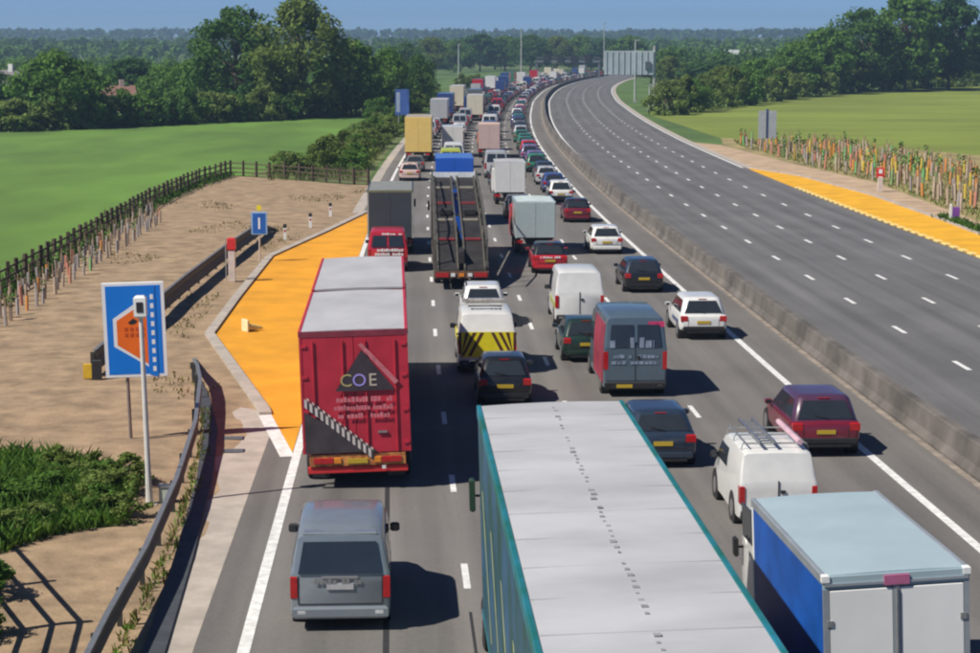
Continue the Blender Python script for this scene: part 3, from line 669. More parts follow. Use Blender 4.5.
# car transporter
v = Veh(); W = 2.55; hw = W/2
TD = mat('transporter_deck', (.035, .032, .032), .7, .3, .3, 2); TF = mat('transporter_frame', (.12, .11, .09), .6, .3, .25, 2)
def zdk(y): return .95+min(1, max(0, y/3.5))*1.2+max(0, (y-3.5)/14.5)*1.9
for s in (-1, 1):
    rings = []
    for y in np.linspace(0, 18.2, 16): rings.append([(s*.16, y, zdk(y)-.08), (s*1.08, y, zdk(y)-.08), (s*1.08, y, zdk(y)), (s*.16, y, zdk(y))])
    v.add('upper_runway', M().loft(rings), TD)
    for x in (.16, 1.1):
        rings = [[(s*(x-.04), y, zdk(y)-.1), (s*(x+.04), y, zdk(y)-.1), (s*(x+.04), y, zdk(y)+.10), (s*(x-.04), y, zdk(y)+.10)] for y in np.linspace(0, 18.2, 16)]
        v.add('runway_rail', M().loft(rings), TF)
    v.add('lower_runway', M().box(*sorted((s*.2, s*1.05)), .3, 16, .72, .80), TD)
    for y in (.25, 4.2, 8.4, 12.6, 16.6): v.add('side_post', M().box(*sorted((s*(hw-.12), s*hw)), y, y+.14, .6, zdk(y)+.25), TF)
    v.add('side_beam', M().box(*sorted((s*(hw-.14), s*hw)), .2, 16.8, .55, .8), TF)
    v.add('tail_light', M().box(*sorted((s*.6, s*1.2)), -.06, -.01, .62, .82), LIGHTR)
    v.add('lamp', M().box(*sorted((s*.3, s*.5)), -.06, -.01, .64, .8), LIGHTW)
for s in (-1, 1):
    pts_ = [(s*(hw-.06), .3, 2.3), (s*(hw-.06), 4.3, 3.2), (s*(hw-.06), 9, 3.75), (s*(hw-.06), 16.7, 4.5)]
    v.add('upper_guard_rail', M().tube(pts_, .05, 6), TF)
    for k in range(9):
        y = .5+k*2.0; z_ = float(np.interp(y, [.3, 4.3, 9, 16.7], [2.3, 3.2, 3.75, 4.5])); v.add('upper_post', M().box(*sorted((s*(hw-.10), s*(hw-.02))), y, y+.09, zdk(y)-.1, z_), TF)
        if k % 2: v.add('wheel_strap', M().box(*sorted((s*.25, s*1.0)), y+.6, y+.8, zdk(y+.7), zdk(y+.7)+.09), mat('strap_'+('red' if k % 4 == 1 else 'pale'), (.32, .04, .05) if k % 4 == 1 else (.42, .38, .30), .6))
for x in (-.62, .62): v.add('winch_box', M().box(x-.3, x+.3, 8.2, 9.2, zdk(8.5), zdk(8.5)+.3, .03), TD)
for y in (1.0, 5, 9, 13, 17): v.add('cross_beam', M().box(-1.1, 1.1, y, y+.12, zdk(y)-.16, zdk(y)-.06), TF)
v.add('rear_beam', M().box(-hw, hw, -.01, .15, .55, .9), mat('rusty_beam', (.13, .07, .045), .7, 0, .4, 4))
v.add('marker_lamp', M().box(-.12, .12, -.06, -.01, .64, .8), LIGHTA)
v.add('spine_beam', M().box(-.14, .14, .4, 16.4, 1.2, 1.75), TD); v.add('headboard', M().box(-1.2, 1.2, 18.2, 18.35, 3.4, 4.35), mat('white_board', (.75, .78, .8), .4, 0, .15, 3))
axle_wheels(v, W, (3.0, 4.3, 12.2, 17.2), .48); lorry_cab(v, 16.9, BLUE, 2.5, 3.3, 2.3)
v.finish('car_transporter', 'empty dark car transporter with two sloping runways behind a blue cab', 'lorry', 91.0, -10.35)
simple_lorry(BLUE, BLUE, 4.3, 6, 2.4, BLUE).finish('blue_lorry', 'bright blue lorry just ahead of the empty car transporter', 'lorry', 124, -10.0)
van(LIME, 5.2, 2.0, 2.4, rear_glass='pair').finish('lime_van', 'lime yellow van in the queue behind distant white vans', 'van', 172, -9.9)

# 6 ---- lane three
v = van(NAVY, 5.9, 2.06, 2.62, nose=.95, wind=.9, tp=.9, hood=1.25, rear_glass='pair', side_pt=mat('red_side_wrap', (.30, .03, .06), .45, 0, .35, 1.2), rear_pt=DSLATE, slope_r=.14, plate_side=-.35)
v.p[0] = (v.p[0][0], v.p[0][1], DSLATE, True, None, None)
v.add('rear_print', strokes(-.85, .6, -.026, 1.62, 1, .3, .34, .14, .26, 21), SLPRINT); v.add('rear_print_low', strokes(-.8, .75, -.026, 1.28, 2, .2, .12, .08, .2, 22), SLPRINT)
v.add('red_sticker', M().box(.42, .95, .105, .125, 2.28, 2.46), mat('pink_red_sticker', (.62, .05, .16), .4, 0, .3, 6))
v.finish('slate_van', 'dark slate panel van with red sides and printed rear doors', 'van', 62.6, -5.45)
car(PT('bottle_green', (.014, .034, .026)), 4.2, 1.78, 1.5).finish('green_hatchback', 'dark green hatchback squeezed in front of the slate van', 'car', 69.6, -6.35)
car(NAVY, 4.5, 1.86, 1.48, belt=.95).finish('saloon_car', 'dark navy car half hidden by the right edge of the tall lorry', 'car', 51.8, -6.0)
v = van(WHT, 5.1, 1.98, 2.25, rear_glass=None, door_split=True, slope_r=.16, side_glass=False)
for s in (-1, 1): v.add('side_stripe', M().box(*sorted((s*.99, s*1.006)), .2, 3.0, .75, 1.0), LIME)
v.finish('white_van', 'plain white panel van ahead of the dark slate van', 'van', 78.6, -5.85)
v = car(RED, 4.2, 1.8, 1.5, roof_pt=BLK); v.add('rear_print', strokes(-.5, .5, -.03, .80, 1, .1, .1, .06, .14, 31), WHITE)
v.finish('red_hatchback', 'red hatchback with dark roof tucked behind the pale box van', 'car', 97.3, -5.75)
simple_lorry(TEAL, mat('pale_teal_roof', (.52, .60, .60), .6, 0, .15, 1), 2.95, 4.2, 2.15, RED, cabH=2.5).finish('box_van', 'pale teal grey box van with red cab ahead of the red hatchback', 'van', 106, -5.95)
car(BLK, 4.3, 1.78, 1.5).finish('dark_car', 'black car close behind the tall white box van', 'car', 129, -5.7)
simple_lorry(WHT, ROOFW, 3.15, 4.2, 2.15, WHT, cabH=2.5).finish('white_box_van', 'tall white box van in the third lane ahead of a black car', 'van', 139.5, -5.8)
simple_lorry(PINK, mat('peach_roof', (.60, .45, .36), .6, 0, .1, 1), 3.5, 5, 2.2, ORG, cabH=2.5).finish('peach_box_van', 'peach coloured box van in the middle of the far queue', 'van', 200, -6.1)
# box truck bottom right
v = Veh(); W = 2.32; hw = W/2; T = 3.12; L = 5.3
box_body(v, 0, L, W, .75, T, BLUEC, BOXR, FRAMEG, .12)
for a, b in ((-hw+.1, -.07), (.07, hw-.1)):
    i = v.add('rear_door', M().box(a, b, -.015, .04, .85, T-.24, .012), DOORW)
    v.add('hinge', M().box(*((a-.05, a+.05) if a < -.1 else (b-.05, b+.05)), -.03, -.012, 1.2, 1.3), STEEL, False, i); v.add('hinge', M().box(*((a-.05, a+.05) if a < -.1 else (b-.05, b+.05)), -.03, -.012, 2.3, 2.4), STEEL, False, i)
v.add('rear_frame', M().box(-hw, hw, -.01, .05, T-.22, T-.015), BOXR); v.add('gutter', M().box(-hw+.02, hw-.02, -.03, .0, T-.17, T-.125), FRAMEG)
v.add('centre_post', M().box(-.06, .06, -.02, .05, .8, T-.22), FRAMEG); v.add('lock_bar', M().tube([(0, -.035, .9), (0, -.035, T-.25)], .02, 6), STEEL)
for s in (-1, 1):
    v.add('rear_post', M().box(*sorted((s*(hw-.09), s*hw)), -.012, .05, .75, T-.22), FRAMEG)
    v.add('tail_light', M().box(*sorted((s*.7, s*1.05)), -.05, -.01, .58, .74), LIGHTR); v.add('corner_cap', M().box(*sorted((s*(hw-.1), s*(hw+.02))), -.03, .08, T-.12, T+.02, .02), DOORW)
v.add('marker_panel', M().box(-.2, .2, -.045, -.012, T-.2, T-.03, .01), PINKP); v.add('bumper', M().box(-1.05, 1.05, -.02, .1, .42, .56), BLACK)
v.add('chassis', M().box(-.4, .4, .2, L+1.4, .5, .75), BLACK)
v.add('front_corner', M().box(-hw-.006, -hw+.05, L-.12, L-.0, .75, T-.05), DOORW)
axle_wheels(v, W, (1.3, 6.1), .38, .24); lorry_cab(v, L+.1, WHT, 2.0, 2.35, 2.0)
v.finish('box_truck', 'box truck with blue sides, pale blue roof and two white rear doors, bottom right', 'truck', 29.8, -5.3, roll=-R(2.6), dz=.04, yaw=R(1.5))
# white van with roof rack, just ahead of the box truck
v = van(WHT, 4.4, 1.84, 1.86, nose=.95, wind=.8, rear_glass=None, tp=.88, slope_r=.18)
for y in (.55, 1.6, 2.5):
    v.add('rack_bar', M().tube([(-.8, y, 1.84), (-.76, y, 1.98), (.76, y, 1.98), (.8, y, 1.84)], .02, 6), STEEL)
for s in (-1, 1): v.add('rack_rail', M().tube([(s*.7, .4, 2.0), (s*.7, 2.7, 2.0)], .02, 6), STEEL)
for x in (-.42, -.08): v.add('ladder_rail', M().box(x, x+.05, .25, 3.2, 2.02, 2.09), ALLOY)
for k in range(9): v.add('ladder_rung', M().box(-.40, -.06, .45+k*.3, .49+k*.3, 2.04, 2.07), ALLOY)
v.add('pipe_tube', M().tube([(.55, .3, 2.05), (.55, 2.9, 2.05)], .07, 8), mat('pink_pipe', (.58, .38, .44), .5))
v.finish('rack_van', 'small white van with ladders on its roof rack ahead of the blue box truck', 'van', 44.9, -4.25)

# 7 ---- lane four
car(CRED, 4.5, 1.98, 1.66, suv=True, belt=1.0, rt=.45, rb=.12, roof_pt=PT('plum', (.075, .03, .065))).finish('claret_car', 'dark claret SUV with yellow plate beside the white roof-rack van', 'car', 53.0, -1.3)
v = car(WHT, 4.6, 1.86, 1.62, suv=True, belt=.98, rt=.5); v.add('side_flash', M().box(-.945, -.92, .5, 2.2, .6, .75), DBLUE); v.finish('white_estate', 'white car with pale rear window beside the dark slate van', 'car', 74.8, -1.35)
car(BLK, 4.5, 1.86, 1.5, roof_pt=NAVY).finish('black_saloon', 'black car in the outer lane ahead of the white estate', 'car', 89.5, -1.95)
car(WHT, 4.3, 1.8, 1.5).finish('white_hatchback', 'white hatchback with dark rear window in the outer lane ahead of the black car', 'car', 106.5, -2.0)
car(CRED, 4.2, 1.76, 1.5, roof_pt=BLK).finish('maroon_hatchback', 'maroon and black hatchback in the outer lane ahead of the white hatchback', 'car', 126, -2.0)
car(WHT, 4.4, 1.8, 1.6, suv=True).finish('white_suv', 'white car in the outer lane ahead of the maroon hatchback', 'car', 142, -2.0)
car(DBLUE, 4.3, 1.78, 1.5).finish('blue_car', 'deep blue car in the outer lane where the queue starts to bend', 'car', 152, -1.9)
car(SLV2, 4.3, 1.78, 1.5).finish('silver_car', 'silver car in the outer lane behind small violet grey ones', 'car', 161, -2.0)

# 8 ---- the far queue: one mesh each, shared between alike vehicles
FAR = {}
def far(kind, colname, pt, label, cat, y, o):
    key = (kind, colname)
    if key not in FAR:
        if kind == 'car': v = car(pt, wn=10)
        elif kind == 'suv': v = car(pt, 4.5, 1.85, 1.68, suv=True, wn=10)
        elif kind == 'van': v = van(pt, 5.2, 2.0, 2.35, rear_glass='pair')
        elif kind == 'box': v = simple_lorry(pt, pt, 3.2, 4.3, 2.2, pt, cabH=2.5)
        else: v = simple_lorry(pt, pt, 4.0, 9, 2.5, pt)
        FAR[key] = v.merged('far_'+kind)
    q = bpy.data.objects.new({'car': 'car', 'suv': 'car', 'van': 'van', 'box': 'box_van', 'lorry': 'lorry'}[kind], FAR[key]); COL.objects.link(q)
    q.location = P(y, o, .014); q.rotation_euler[2] = -heading(y+2)
    return tag(q, label, cat, 'far vehicles in the queue')
rn = random.Random(12)
cols = [('black', BLK), ('white', WHT), ('silver', SLV2), ('blue', DBLUE), ('grey', MIDG), ('violet', PURP), ('red', RED), ('white', WHT), ('green', GREEN), ('navy', NAVY)]
vcol = [('white', WHT), ('white', WHT), ('white', WHT), ('silver', SLV2), ('cream', CREAM), ('blue', DBLUE), ('grey', MIDG), ('red', RED)]
tooclose = {-13.6: [(150, 207), (280, 300), (343, 366)], -9.8: [(118, 180), (297, 316)], -5.9: [(95, 149), (195, 212)], -1.95: [(0, 168)]}
for o, y, p in ((-13.6, 210, .42), (-9.8, 145, .30), (-5.9, 152, .24), (-1.95, 168, 0)):
    while y < 830:
        r = rn.random()
        if r < p:
            k = 'lorry' if (o < -9 and rn.random() < .3) else rn.choice(('van', 'van', 'van', 'box')); c = rn.choice(vcol)
            if k == 'lorry' and rn.random() < .3: c = rn.choice((('blue', DBLUE), ('red', RED), ('green', GREEN)))
        else: k = rn.choice(('car', 'car', 'suv')); c = rn.choice(cols)
        ln = {'car': 4.3, 'suv': 4.5, 'van': 5.2, 'box': 6.6, 'lorry': 11.5}[k]
        if not any(a < y+ln and y < b for a, b in tooclose[o]):
            band = 'nearer' if y < 330 else ('middle' if y < 560 else 'farthest')
            kn = {'car': 'car', 'suv': 'tall car', 'van': 'van', 'box': 'box van', 'lorry': 'lorry'}[k]
            far(k, c[0], c[1], 'tiny %s %s in the %s part of the distant queue' % (c[0], kn, band), {'car': 'car', 'suv': 'car', 'van': 'van', 'box': 'van', 'lorry': 'lorry'}[k], y, o+rn.uniform(-.2, .2))
        y += ln+rn.uniform(2.0, 4.8)*(1 if y < 400 else 1.2)
# ------------------------------------------------------------------ roadside things
def post_rail(name, pts, label, H=1.25, step=1.9, zs=(.35, .7, 1.08), mt=WOOD, pr=.06, slanted=True, cat='fence'):
    e = empty(name, (pts[0][0], pts[0][1], 0)); pos = []
    for a, b in zip(pts, pts[1:]):
        n = max(1, round((Vector(b)-Vector(a)).length/step)); pos += [(a[0]+(b[0]-a[0])*i/n, a[1]+(b[1]-a[1])*i/n) for i in range(n)]
    pos.append(pts[-1]); x0, y0 = pts[0]
    rn = random.Random(3)
    pm = mesh('post', M().box(-pr, pr, -pr, pr, -.1, H, .012), mt)
    for x, y in pos:
        q = obj('post', pm, mt, e, loc=(x-x0, y-y0, rn.uniform(-.04, .05))); q.rotation_euler = (rn.uniform(-.03, .03), rn.uniform(-.03, .03), rn.uniform(0, 1))
    rm = mesh('rail', M().box(-.5, .5, -.022, .022, -.05, .05), mt)
    for (xa, ya), (xb, yb) in zip(pos, pos[1:]):
        for z in zs:
            q = obj('rail', rm, mt, e, loc=((xa+xb)/2-x0, (ya+yb)/2-y0, z+rn.uniform(-.02, .02)), rz=math.atan2(yb-ya, xb-xa))
            q.scale[0] = math.hypot(xb-xa, yb-ya)+.06
    return tag(e, label, cat)
post_rail('field_fence', [(-21.9, 70), (-22.3, 88), (-23, 109), (-24.1, 138), (-24, 161), (-23, 173), (-19.2, 169.9), (-16.3, 167.3), (-12.5, 162.6), (-10.0, 160.4)], 'dark timber post and rail fence between the earth verge and the green field', pr=.085, zs=(.35, .72, 1.12), H=1.4)
post_rail('paddock_fence', [(-14.9, 47.6), (-12.3, 42.1), (-9.62, 36.4), (-9.25, 33.6), (-8.8, 29)], 'dark timber rail fence at the left edge casting barred shadows on the earth', H=2.15, step=2.9, zs=(.75, 1.4, 2.0), pr=.07)

# tree guards: tube and stake, left row and right planting
def guard_mesh(n=6): return M().tube([(0, 0, 0), (0, 0, .8)], .075, n)
TUBES = [mat('tube_'+n, c, .7, 0, .1, 5) for n, c in (('buff', (.46, .36, .27)), ('orange', (.66, .27, .06)), ('green', (.16, .46, .16)), ('ochre', (.62, .45, .06)), ('grey', (.36, .33, .32)), ('rust', (.55, .22, .15)))]
TM = [mesh('tube', guard_mesh(), t) for t in TUBES]
STK = mesh('stake', M().box(-.02, .02, .05, .09, 0, 1.15), mat('stake_wood', (.33, .23, .14), .8, 0, .2, 5))
LF = M(); r_ = random.Random(5)
for k in range(14):
    c = Vector((r_.uniform(-.12, .12), r_.uniform(-.12, .12), r_.uniform(.6, 1.15))); a = Vector((r_.uniform(-1, 1), r_.uniform(-1, 1), r_.uniform(-.4, 1))).normalized()*.11; b = a.cross(Vector((r_.uniform(-1, 1), 1, .3))).normalized()*.07
    LF.add([c-a, c+b, c+a, c-b], [(0, 1, 2, 3)])
LEAFY = mesh('sapling', LF, mat('sapling_leaf', (.10, .20, .03), .7, 0, .3, 6))
def guard(x, y, label, group, rn, wts, sc=1, leaf=.5):
    e = empty('tree_guard', (x, y, 0)); e.scale = (sc, sc, sc*rn.uniform(.85, 1.15)); e.rotation_euler = (rn.uniform(-.07, .07), rn.uniform(-.07, .07), rn.uniform(0, 6))
    obj('tube', rn.choices(TM, wts)[0], None, e); obj('stake', STK, None, e)
    if rn.random() < leaf: obj('sapling', LEAFY, None, e)
    tag(e, label, 'tree guard', group)
rn = random.Random(21)
FL = [(-21.9, 70), (-22.3, 88), (-23, 109), (-24.1, 138), (-24, 161)]
for row, off in ((0, .9), (1, 1.6), (2, 2.3)):
    y = 76+row*.4
    while y < 134-row*4:
        guard(lerp_tab(FL, y)+off+rn.uniform(-.15, .15), y, 'pale tree guard on a stake in the rows along the field fence', 'tree guards along the field fence', rn, (4, .8, .3, .2, 6, .8), .95, .12); y += rn.uniform(1.25, 1.7)
cnt = 0
RT = [(31.4, 95), (31.8, 132), (32.3, 165), (30.0, 189), (28.6, 225), (29.5, 240)]
for row in range(8):
    y = 112+row*2.1
    while y < 236-row*1.5 and cnt < 292:
        x = lerp_tab(RT, y)+.9+row*1.55+rn.uniform(-.3, .3)
        if x/y < .262 and rn.random() < .93:
            guard(x, y, 'staked tree guard among the planting on the right verge', 'tree guards on the right verge', rn, (5, 2.2, 1.3, 1.6, 1, 1.6), 1.5, .22); cnt += 1
        y += rn.uniform(2.3, 3.3)

# safety barriers (steel beam on posts)
def guard_rail(name, pts, label, h1=.78, h0=.40, th=.16, ramp0=False, ramp1=True, step=2.4, side=1):
    pts = dense(pts, 1.0); e = empty(name, (pts[0][0], pts[0][1], 0)); x0, y0 = pts[0]
    n = len(pts); rings = []; top = []
    for i, p in enumerate(pts):
        a = Vector(pts[max(0, i-1)]); b = Vector(pts[min(n-1, i+1)]); d = (b-a).normalized(); nn = Vector((d.y, -d.x))
        f = 1.0
        if ramp1: f = min(f, (n-1-i)/6.0)
        if ramp0: f = min(f, i/6.0)
        za, zb = h0*f, .05+(h1-.05)*f; q = Vector(p)-Vector((x0, y0)); hh = zb-za
        prof = [(0, 0), (th*.5, .05), (th*.5, .25), (th*.1, .5), (th*.5, .75), (th*.5, .95), (0, 1), (-.03, .9), (-.03, .1)]
        rings.append([(q.x+nn.x*u, q.y+nn.y*u, za+hh*t_) for u, t_ in prof]); top.append((q, nn, f))
    obj('beam', M().loft(rings), RAILM, e, True)
    rings = [[(q.x+nn.x*u, q.y+nn.y*u, .05+(h1-.05)*f+z) for u, z in ((-.05, .0), (.06, 0), (.06, .03), (-.05, .03))] for q, nn, f in top]
    obj('top_edge', M().loft(rings), STEEL, e)
    pm = mesh('post', M().box(-.05, .05, -.035, .035, -.1, 1), RAILM); last = -9
    for i, (q, nn, f) in enumerate(top):
        if i-last >= step and f > .12:
            o_ = obj('post', pm, RAILM, e, loc=(q.x-nn.x*.09, q.y-nn.y*.09, 0)); o_.scale[2] = max(.1, f*h1-.05); last = i
    return tag(e, label, 'safety barrier')
guard_rail('safety_barrier', [(-6.6, 22), (-6.85, 30), (-7.1, 35), (-7.25, 40), (-7.65, 46.5), (-8.3, 54), (-9.2, 61), (-10.3, 67), (-10.75, 70)], 'grey steel safety barrier ramping down to the ground at the orange bay', h1=.86, h0=.46, th=.11)
km = M(); rg = []  # dark coloured strip along the barrier's shadow band, painted in to deepen the shade
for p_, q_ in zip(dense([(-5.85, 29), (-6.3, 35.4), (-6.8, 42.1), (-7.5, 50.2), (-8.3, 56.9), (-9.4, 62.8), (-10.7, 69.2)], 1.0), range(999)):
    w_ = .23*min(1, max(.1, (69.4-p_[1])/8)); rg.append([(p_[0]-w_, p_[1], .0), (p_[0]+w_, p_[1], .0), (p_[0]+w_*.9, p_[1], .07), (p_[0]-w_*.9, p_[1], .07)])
struct('barrier_shade_strip', km.loft(rg), mat('shade_slate', (.055, .062, .072), .7, 0, .2, 2), 'narrow dark slate strip deepening the barrier shadow between the near barrier and the pale channel')
guard_rail('safety_barrier', [(-13.55, 66), (-13.7, 74), (-13.9, 88), (-13.9, 102), (-13.7, 114), (-13.3, 121)], 'dark steel safety barrier behind the blue bay sign', h1=.98, h0=.22, ramp0=False, ramp1=True)
e = empty('barrier_end_marker', (-13.55, 65.4, 0))
obj('marker_board', M().box(-.28, .28, -.03, .03, .1, .62, .02), mat('marker_yellow', (.62, .40, .02), .5), e); obj('dark_block', M().box(.02, .34, -.06, .1, .0, .75, .03), BLACK, e)
tag(e, 'yellow and black end marker of the barrier behind the blue sign', 'marker')

# blue bay sign
e = empty('emergency_bay_sign', (-10.1, 55.3, 0), R(4)); e.rotation_euler[1] = R(-1.5)
SW, SB, ST = 1.76, 1.86, 4.62
for x in (-.28, .20): obj('post', M().tube([(x, .10, -.2), (x, .10, ST-.2)], .05, 10), mat('post_brown_grey', (.24, .20, .18), .5, .3), e)
fr = obj('panel', M().box(-SW/2, SW/2, 0, .05, SB, ST, .02), SIGNW, e)
F = -.004
obj('blue_face', M().box(-SW/2+.1, SW/2-.1, F, .02, SB+.1, ST-.1), BLUES, fr)
def face(pts, t_): return M().quadslab([(a, -.006-t_, b) for a, b in pts], .003)
zc = SB+(ST-SB)*.47
obj('bay_outline', face([(-.60, zc-.38), (-.60, zc+.42), (.56, zc+1.18), (.56, zc-1.12)], .0), SIGNW, fr)
obj('bay_face', face([(-.50, zc-.34), (-.50, zc+.36), (.46, zc+.96), (.46, zc-.98)], .006), SIGNO, fr)
obj('white_cut', face([(.36, zc-1.2), (.36, zc+1.35), (.62, zc+1.35), (.62, zc-1.3)], .010), BLUES, fr)
dk = M()
for k in range(9): dk.add(*(lambda q: (q.v, q.f))(face([(.48, zc-1.12+k*.26), (.48, zc-.98+k*.26), (.57, zc-.98+k*.26), (.57, zc-1.12+k*.26)], .014)))
obj('dashed_line', dk, SIGNW, fr)
obj('telephone_symbol', face([(-.18, zc+.3), (-.02, zc+.42), (.1, zc+.34), (.02, zc+.26), (-.1, zc+.24)], .010), BLACK, fr)
tx = M()
for z in (zc-.12, zc+.05):
    for x in (-.28, -.12, .04, .18): tx.add(*(lambda q: (q.v, q.f))(face([(x, z), (x, z+.11), (x+.1, z+.11), (x+.1, z)], .010)))
obj('symbol_lines', tx, mat('sign_dark_orange', (.50, .07, .01), .4), fr)
tag(e, 'large blue sign with white border and orange bay diagram on two posts', 'road sign')
# white pole with head in front of it
e = empty('camera_pole', (-8.45, 47.3, 0)); e.rotation_euler[1] = R(-1.2)
obj('pole', M().tube([(0, 0, -.1), (0, 0, .9), (0, 0, 4.7)], [.10, .07, .055], 10), mat('pole_cream', (.62, .60, .56), .5, 0, .08, 3), e, True)
obj('head', M().box(-.15, .15, -.12, .12, 4.7, 5.25, .05), WHITE, e, True); obj('base_plate', M().box(-.2, .2, -.2, .2, -.05, .05), CONC, e)
obj('lens', M().box(-.08, .08, -.135, -.115, 4.85, 5.1), BLACK, e)
tag(e, 'slim cream pole with a white box head in front of the blue bay sign', 'pole')
e = empty('cabinet', (-8.1, 47.5, 0)); obj('box', M().box(-.13, .13, -.12, .12, 0, .42, .02), mat('pale_green_box', (.45, .52, .46), .5), e); obj('lid', M().box(-.15, .15, -.14, .14, .42, .47), STEEL, e)
tag(e, 'small pale box at the foot of the cream pole', 'cabinet')
# SOS phone post and blue sign
e = empty('phone_post', (-12.5, 93.9, 0)); obj('pillar', M().box(-.16, .16, -.14, .14, 0, 1.55, .04), mat('pillar_pale', (.66, .56, .50), .5), e); obj('red_head', M().box(-.2, .2, -.18, .18, 1.55, 2.15, .05), mat('sos_red', (.60, .03, .03), .4), e); obj('aerial', M().tube([(-.3, .1, 0), (-.3, .1, 2.1)], .02, 6), GREYP, e)
tag(e, 'white emergency phone pillar with a red head beside the left bay', 'phone post')
e = empty('phone_sign', (-12.2, 102.8, 0)); obj('post', M().tube([(0, .05, -.1), (0, .05, 2.5)], .045, 8), mat('post_pale', (.60, .52, .44), .5), e)
pn = obj('panel', M().box(-.42, .42, -.02, .03, 1.45, 2.65, .02), mat('sign_pale_blue', (.25, .42, .66), .4), e); obj('blue_face', M().box(-.34, .34, -.026, 0, 1.52, 2.58), mat('sign_mid_blue', (.02, .12, .45), .4), pn)
obj('symbol', M().box(-.05, .05, -.03, -.02, 1.75, 2.35), SIGNW, pn); obj('yellow_flag', M().box(-.12, .12, .0, .03, 2.75, 3.0), CHEVY, e)
tag(e, 'small blue phone sign on a pale post behind the left bay', 'road sign')
for (x, y), lb in (((-12.1, 114.7), 'nearest'), ((-11.3, 122.4), 'middle'), ((-10.7, 130.5), 'farthest')):
    e = empty('marker_post', (x, y, 0)); obj('stem', M().box(-.09, .09, -.06, .06, 0, .72, .03), WHITE, e); obj('cap', M().box(-.10, .10, -.07, .07, .72, .95, .03), BLACK, e); obj('reflector', M().box(-.05, .05, -.068, -.058, .48, .62), LIGHTR, e)
    tag(e, '%s of the three white marker posts with dark caps behind the left bay' % lb, 'marker post')
# small pale object lying on the bay
e = empty('fallen_cone', (-9.45, 77.3, .02), R(35))
c = M().loft([[(-.36, .2*math.cos(2*math.pi*k/10), .19+.18*math.sin(2*math.pi*k/10)) for k in range(10)], [(.38, .05*math.cos(2*math.pi*k/10), .10+.05*math.sin(2*math.pi*k/10)) for k in range(10)]])
obj('body', c, mat('cone_pale', (.78, .62, .24), .5), e, True); obj('foot', M().box(-.42, -.36, -.26, .26, .0, .5, .02), mat('cone_base', (.75, .66, .40), .6), e)
tag(e, 'small pale traffic cone lying on its side on the orange bay', 'traffic cone')
# gully grates on the concrete apron
struct('bay_apron', poly([(-5.9, 54.2), (-6.7, 59.6), (-8.35, 61.0), (-8.1, 56.9), (-7.35, 50.2), (-6.65, 42.1), (-5.9, 42.1)], .0085), CONC)
for x, y, lb in ((-7.45, 55.6, 'farther'), (-7.2, 53.8, 'nearer')):
    e = empty('drain_grate', (x, y, .016), R(3)); obj('frame', M().box(-.3, .3, -.22, .22, 0, .012), BLACK, e)
    for k in range(5): obj('bar', M().box(-.26, .26, -.18+k*.085, -.13+k*.085, .012, .022), STEEL, e)
    tag(e, '%s of two dark drain grates in the pale apron' % lb, 'drain grate')
# teeth along the right bay: low pale blocks
bm_ = mesh('edge_block', M().box(-.17, .17, -.42, .42, 0, .14, .03), mat('edge_block_pale', (.80, .62, .22), .6))
k = 0
for y in np.arange(88, 158, 1.75):
    q = obj('edge_block', bm_, None, loc=P(y, 17.95, .016), rz=-heading(y)); tag(q, 'one of the small pale yellow blocks lining the road edge of the right bay', 'edge block', 'edge blocks of the right bay')
# right verge: red phone post, sign backs, purple marker
e = empty('phone_post', (30.7, 153.5, 0)); obj('pillar', M().box(-.18, .18, -.15, .15, 0, 1.2, .04), mat('pillar_pale', (.66, .56, .50), .5), e); obj('red_head', M().box(-.3, .3, -.1, .1, 1.1, 1.9, .05), mat('sos_red', (.6, .03, .03), .4), e); obj('white_disc', M().box(-.14, .14, -.112, -.098, 1.45, 1.78), SIGNW, e)
tag(e, 'red emergency phone on a pale pillar behind the right bay', 'phone post')
e = empty('sign_back', (30.3, 214, 0), R(6))
for s in (-1, 1): obj('post', M().tube([(s*.42, 0, -.1), (s*.42, 0, 3.9)], .07, 8), mat('post_violet_grey', (.28, .24, .27), .5, .3), e); obj('panel', M().box(*sorted((s*.16, s*1.0)), -.08, -.04, 1.4, 4.4, .02), mat('sign_back_light', (.48, .52, .55), .5, .2, .08, 2), e)
obj('spine', M().box(-.15, .15, -.02, .08, 1.4, 4.6), mat('spine_blue', (.08, .11, .24), .4), e)
tag(e, 'back of a grey two-panel road sign on the right earth verge', 'road sign')
e = empty('purple_marker', (30.2, 127, 0)); obj('board', M().box(-.05, .45, -.04, .04, .0, .95, .03), mat('purple_board', (.22, .07, .34), .5), e); obj('white_edge', M().box(-.22, -.05, -.05, .05, 0, 1.15, .03), WHITE, e)
tag(e, 'small purple and white board at the outer edge of the right bay', 'marker')
# roadside blue sign at the hedge
e = empty('verge_sign', (-12.0, 268, 0)); 
for x in (-.5, .5): obj('post', M().tube([(x, 0, -.1), (x, 0, 3.6)], .06, 8), GREYP, e)
obj('panel', M().box(-.95, .95, -.06, -.02, 2.1, 5.6, .03), mat('far_sign_blue', (.06, .12, .36), .4, 0, .25, .8), e); obj('pale_strip', M().box(-.8, -.3, -.07, -.06, 2.5, 5.2), mat('far_sign_pale', (.34, .40, .52), .4), e)
tag(e, 'blue sign standing in the hedge left of the far queue', 'road sign')
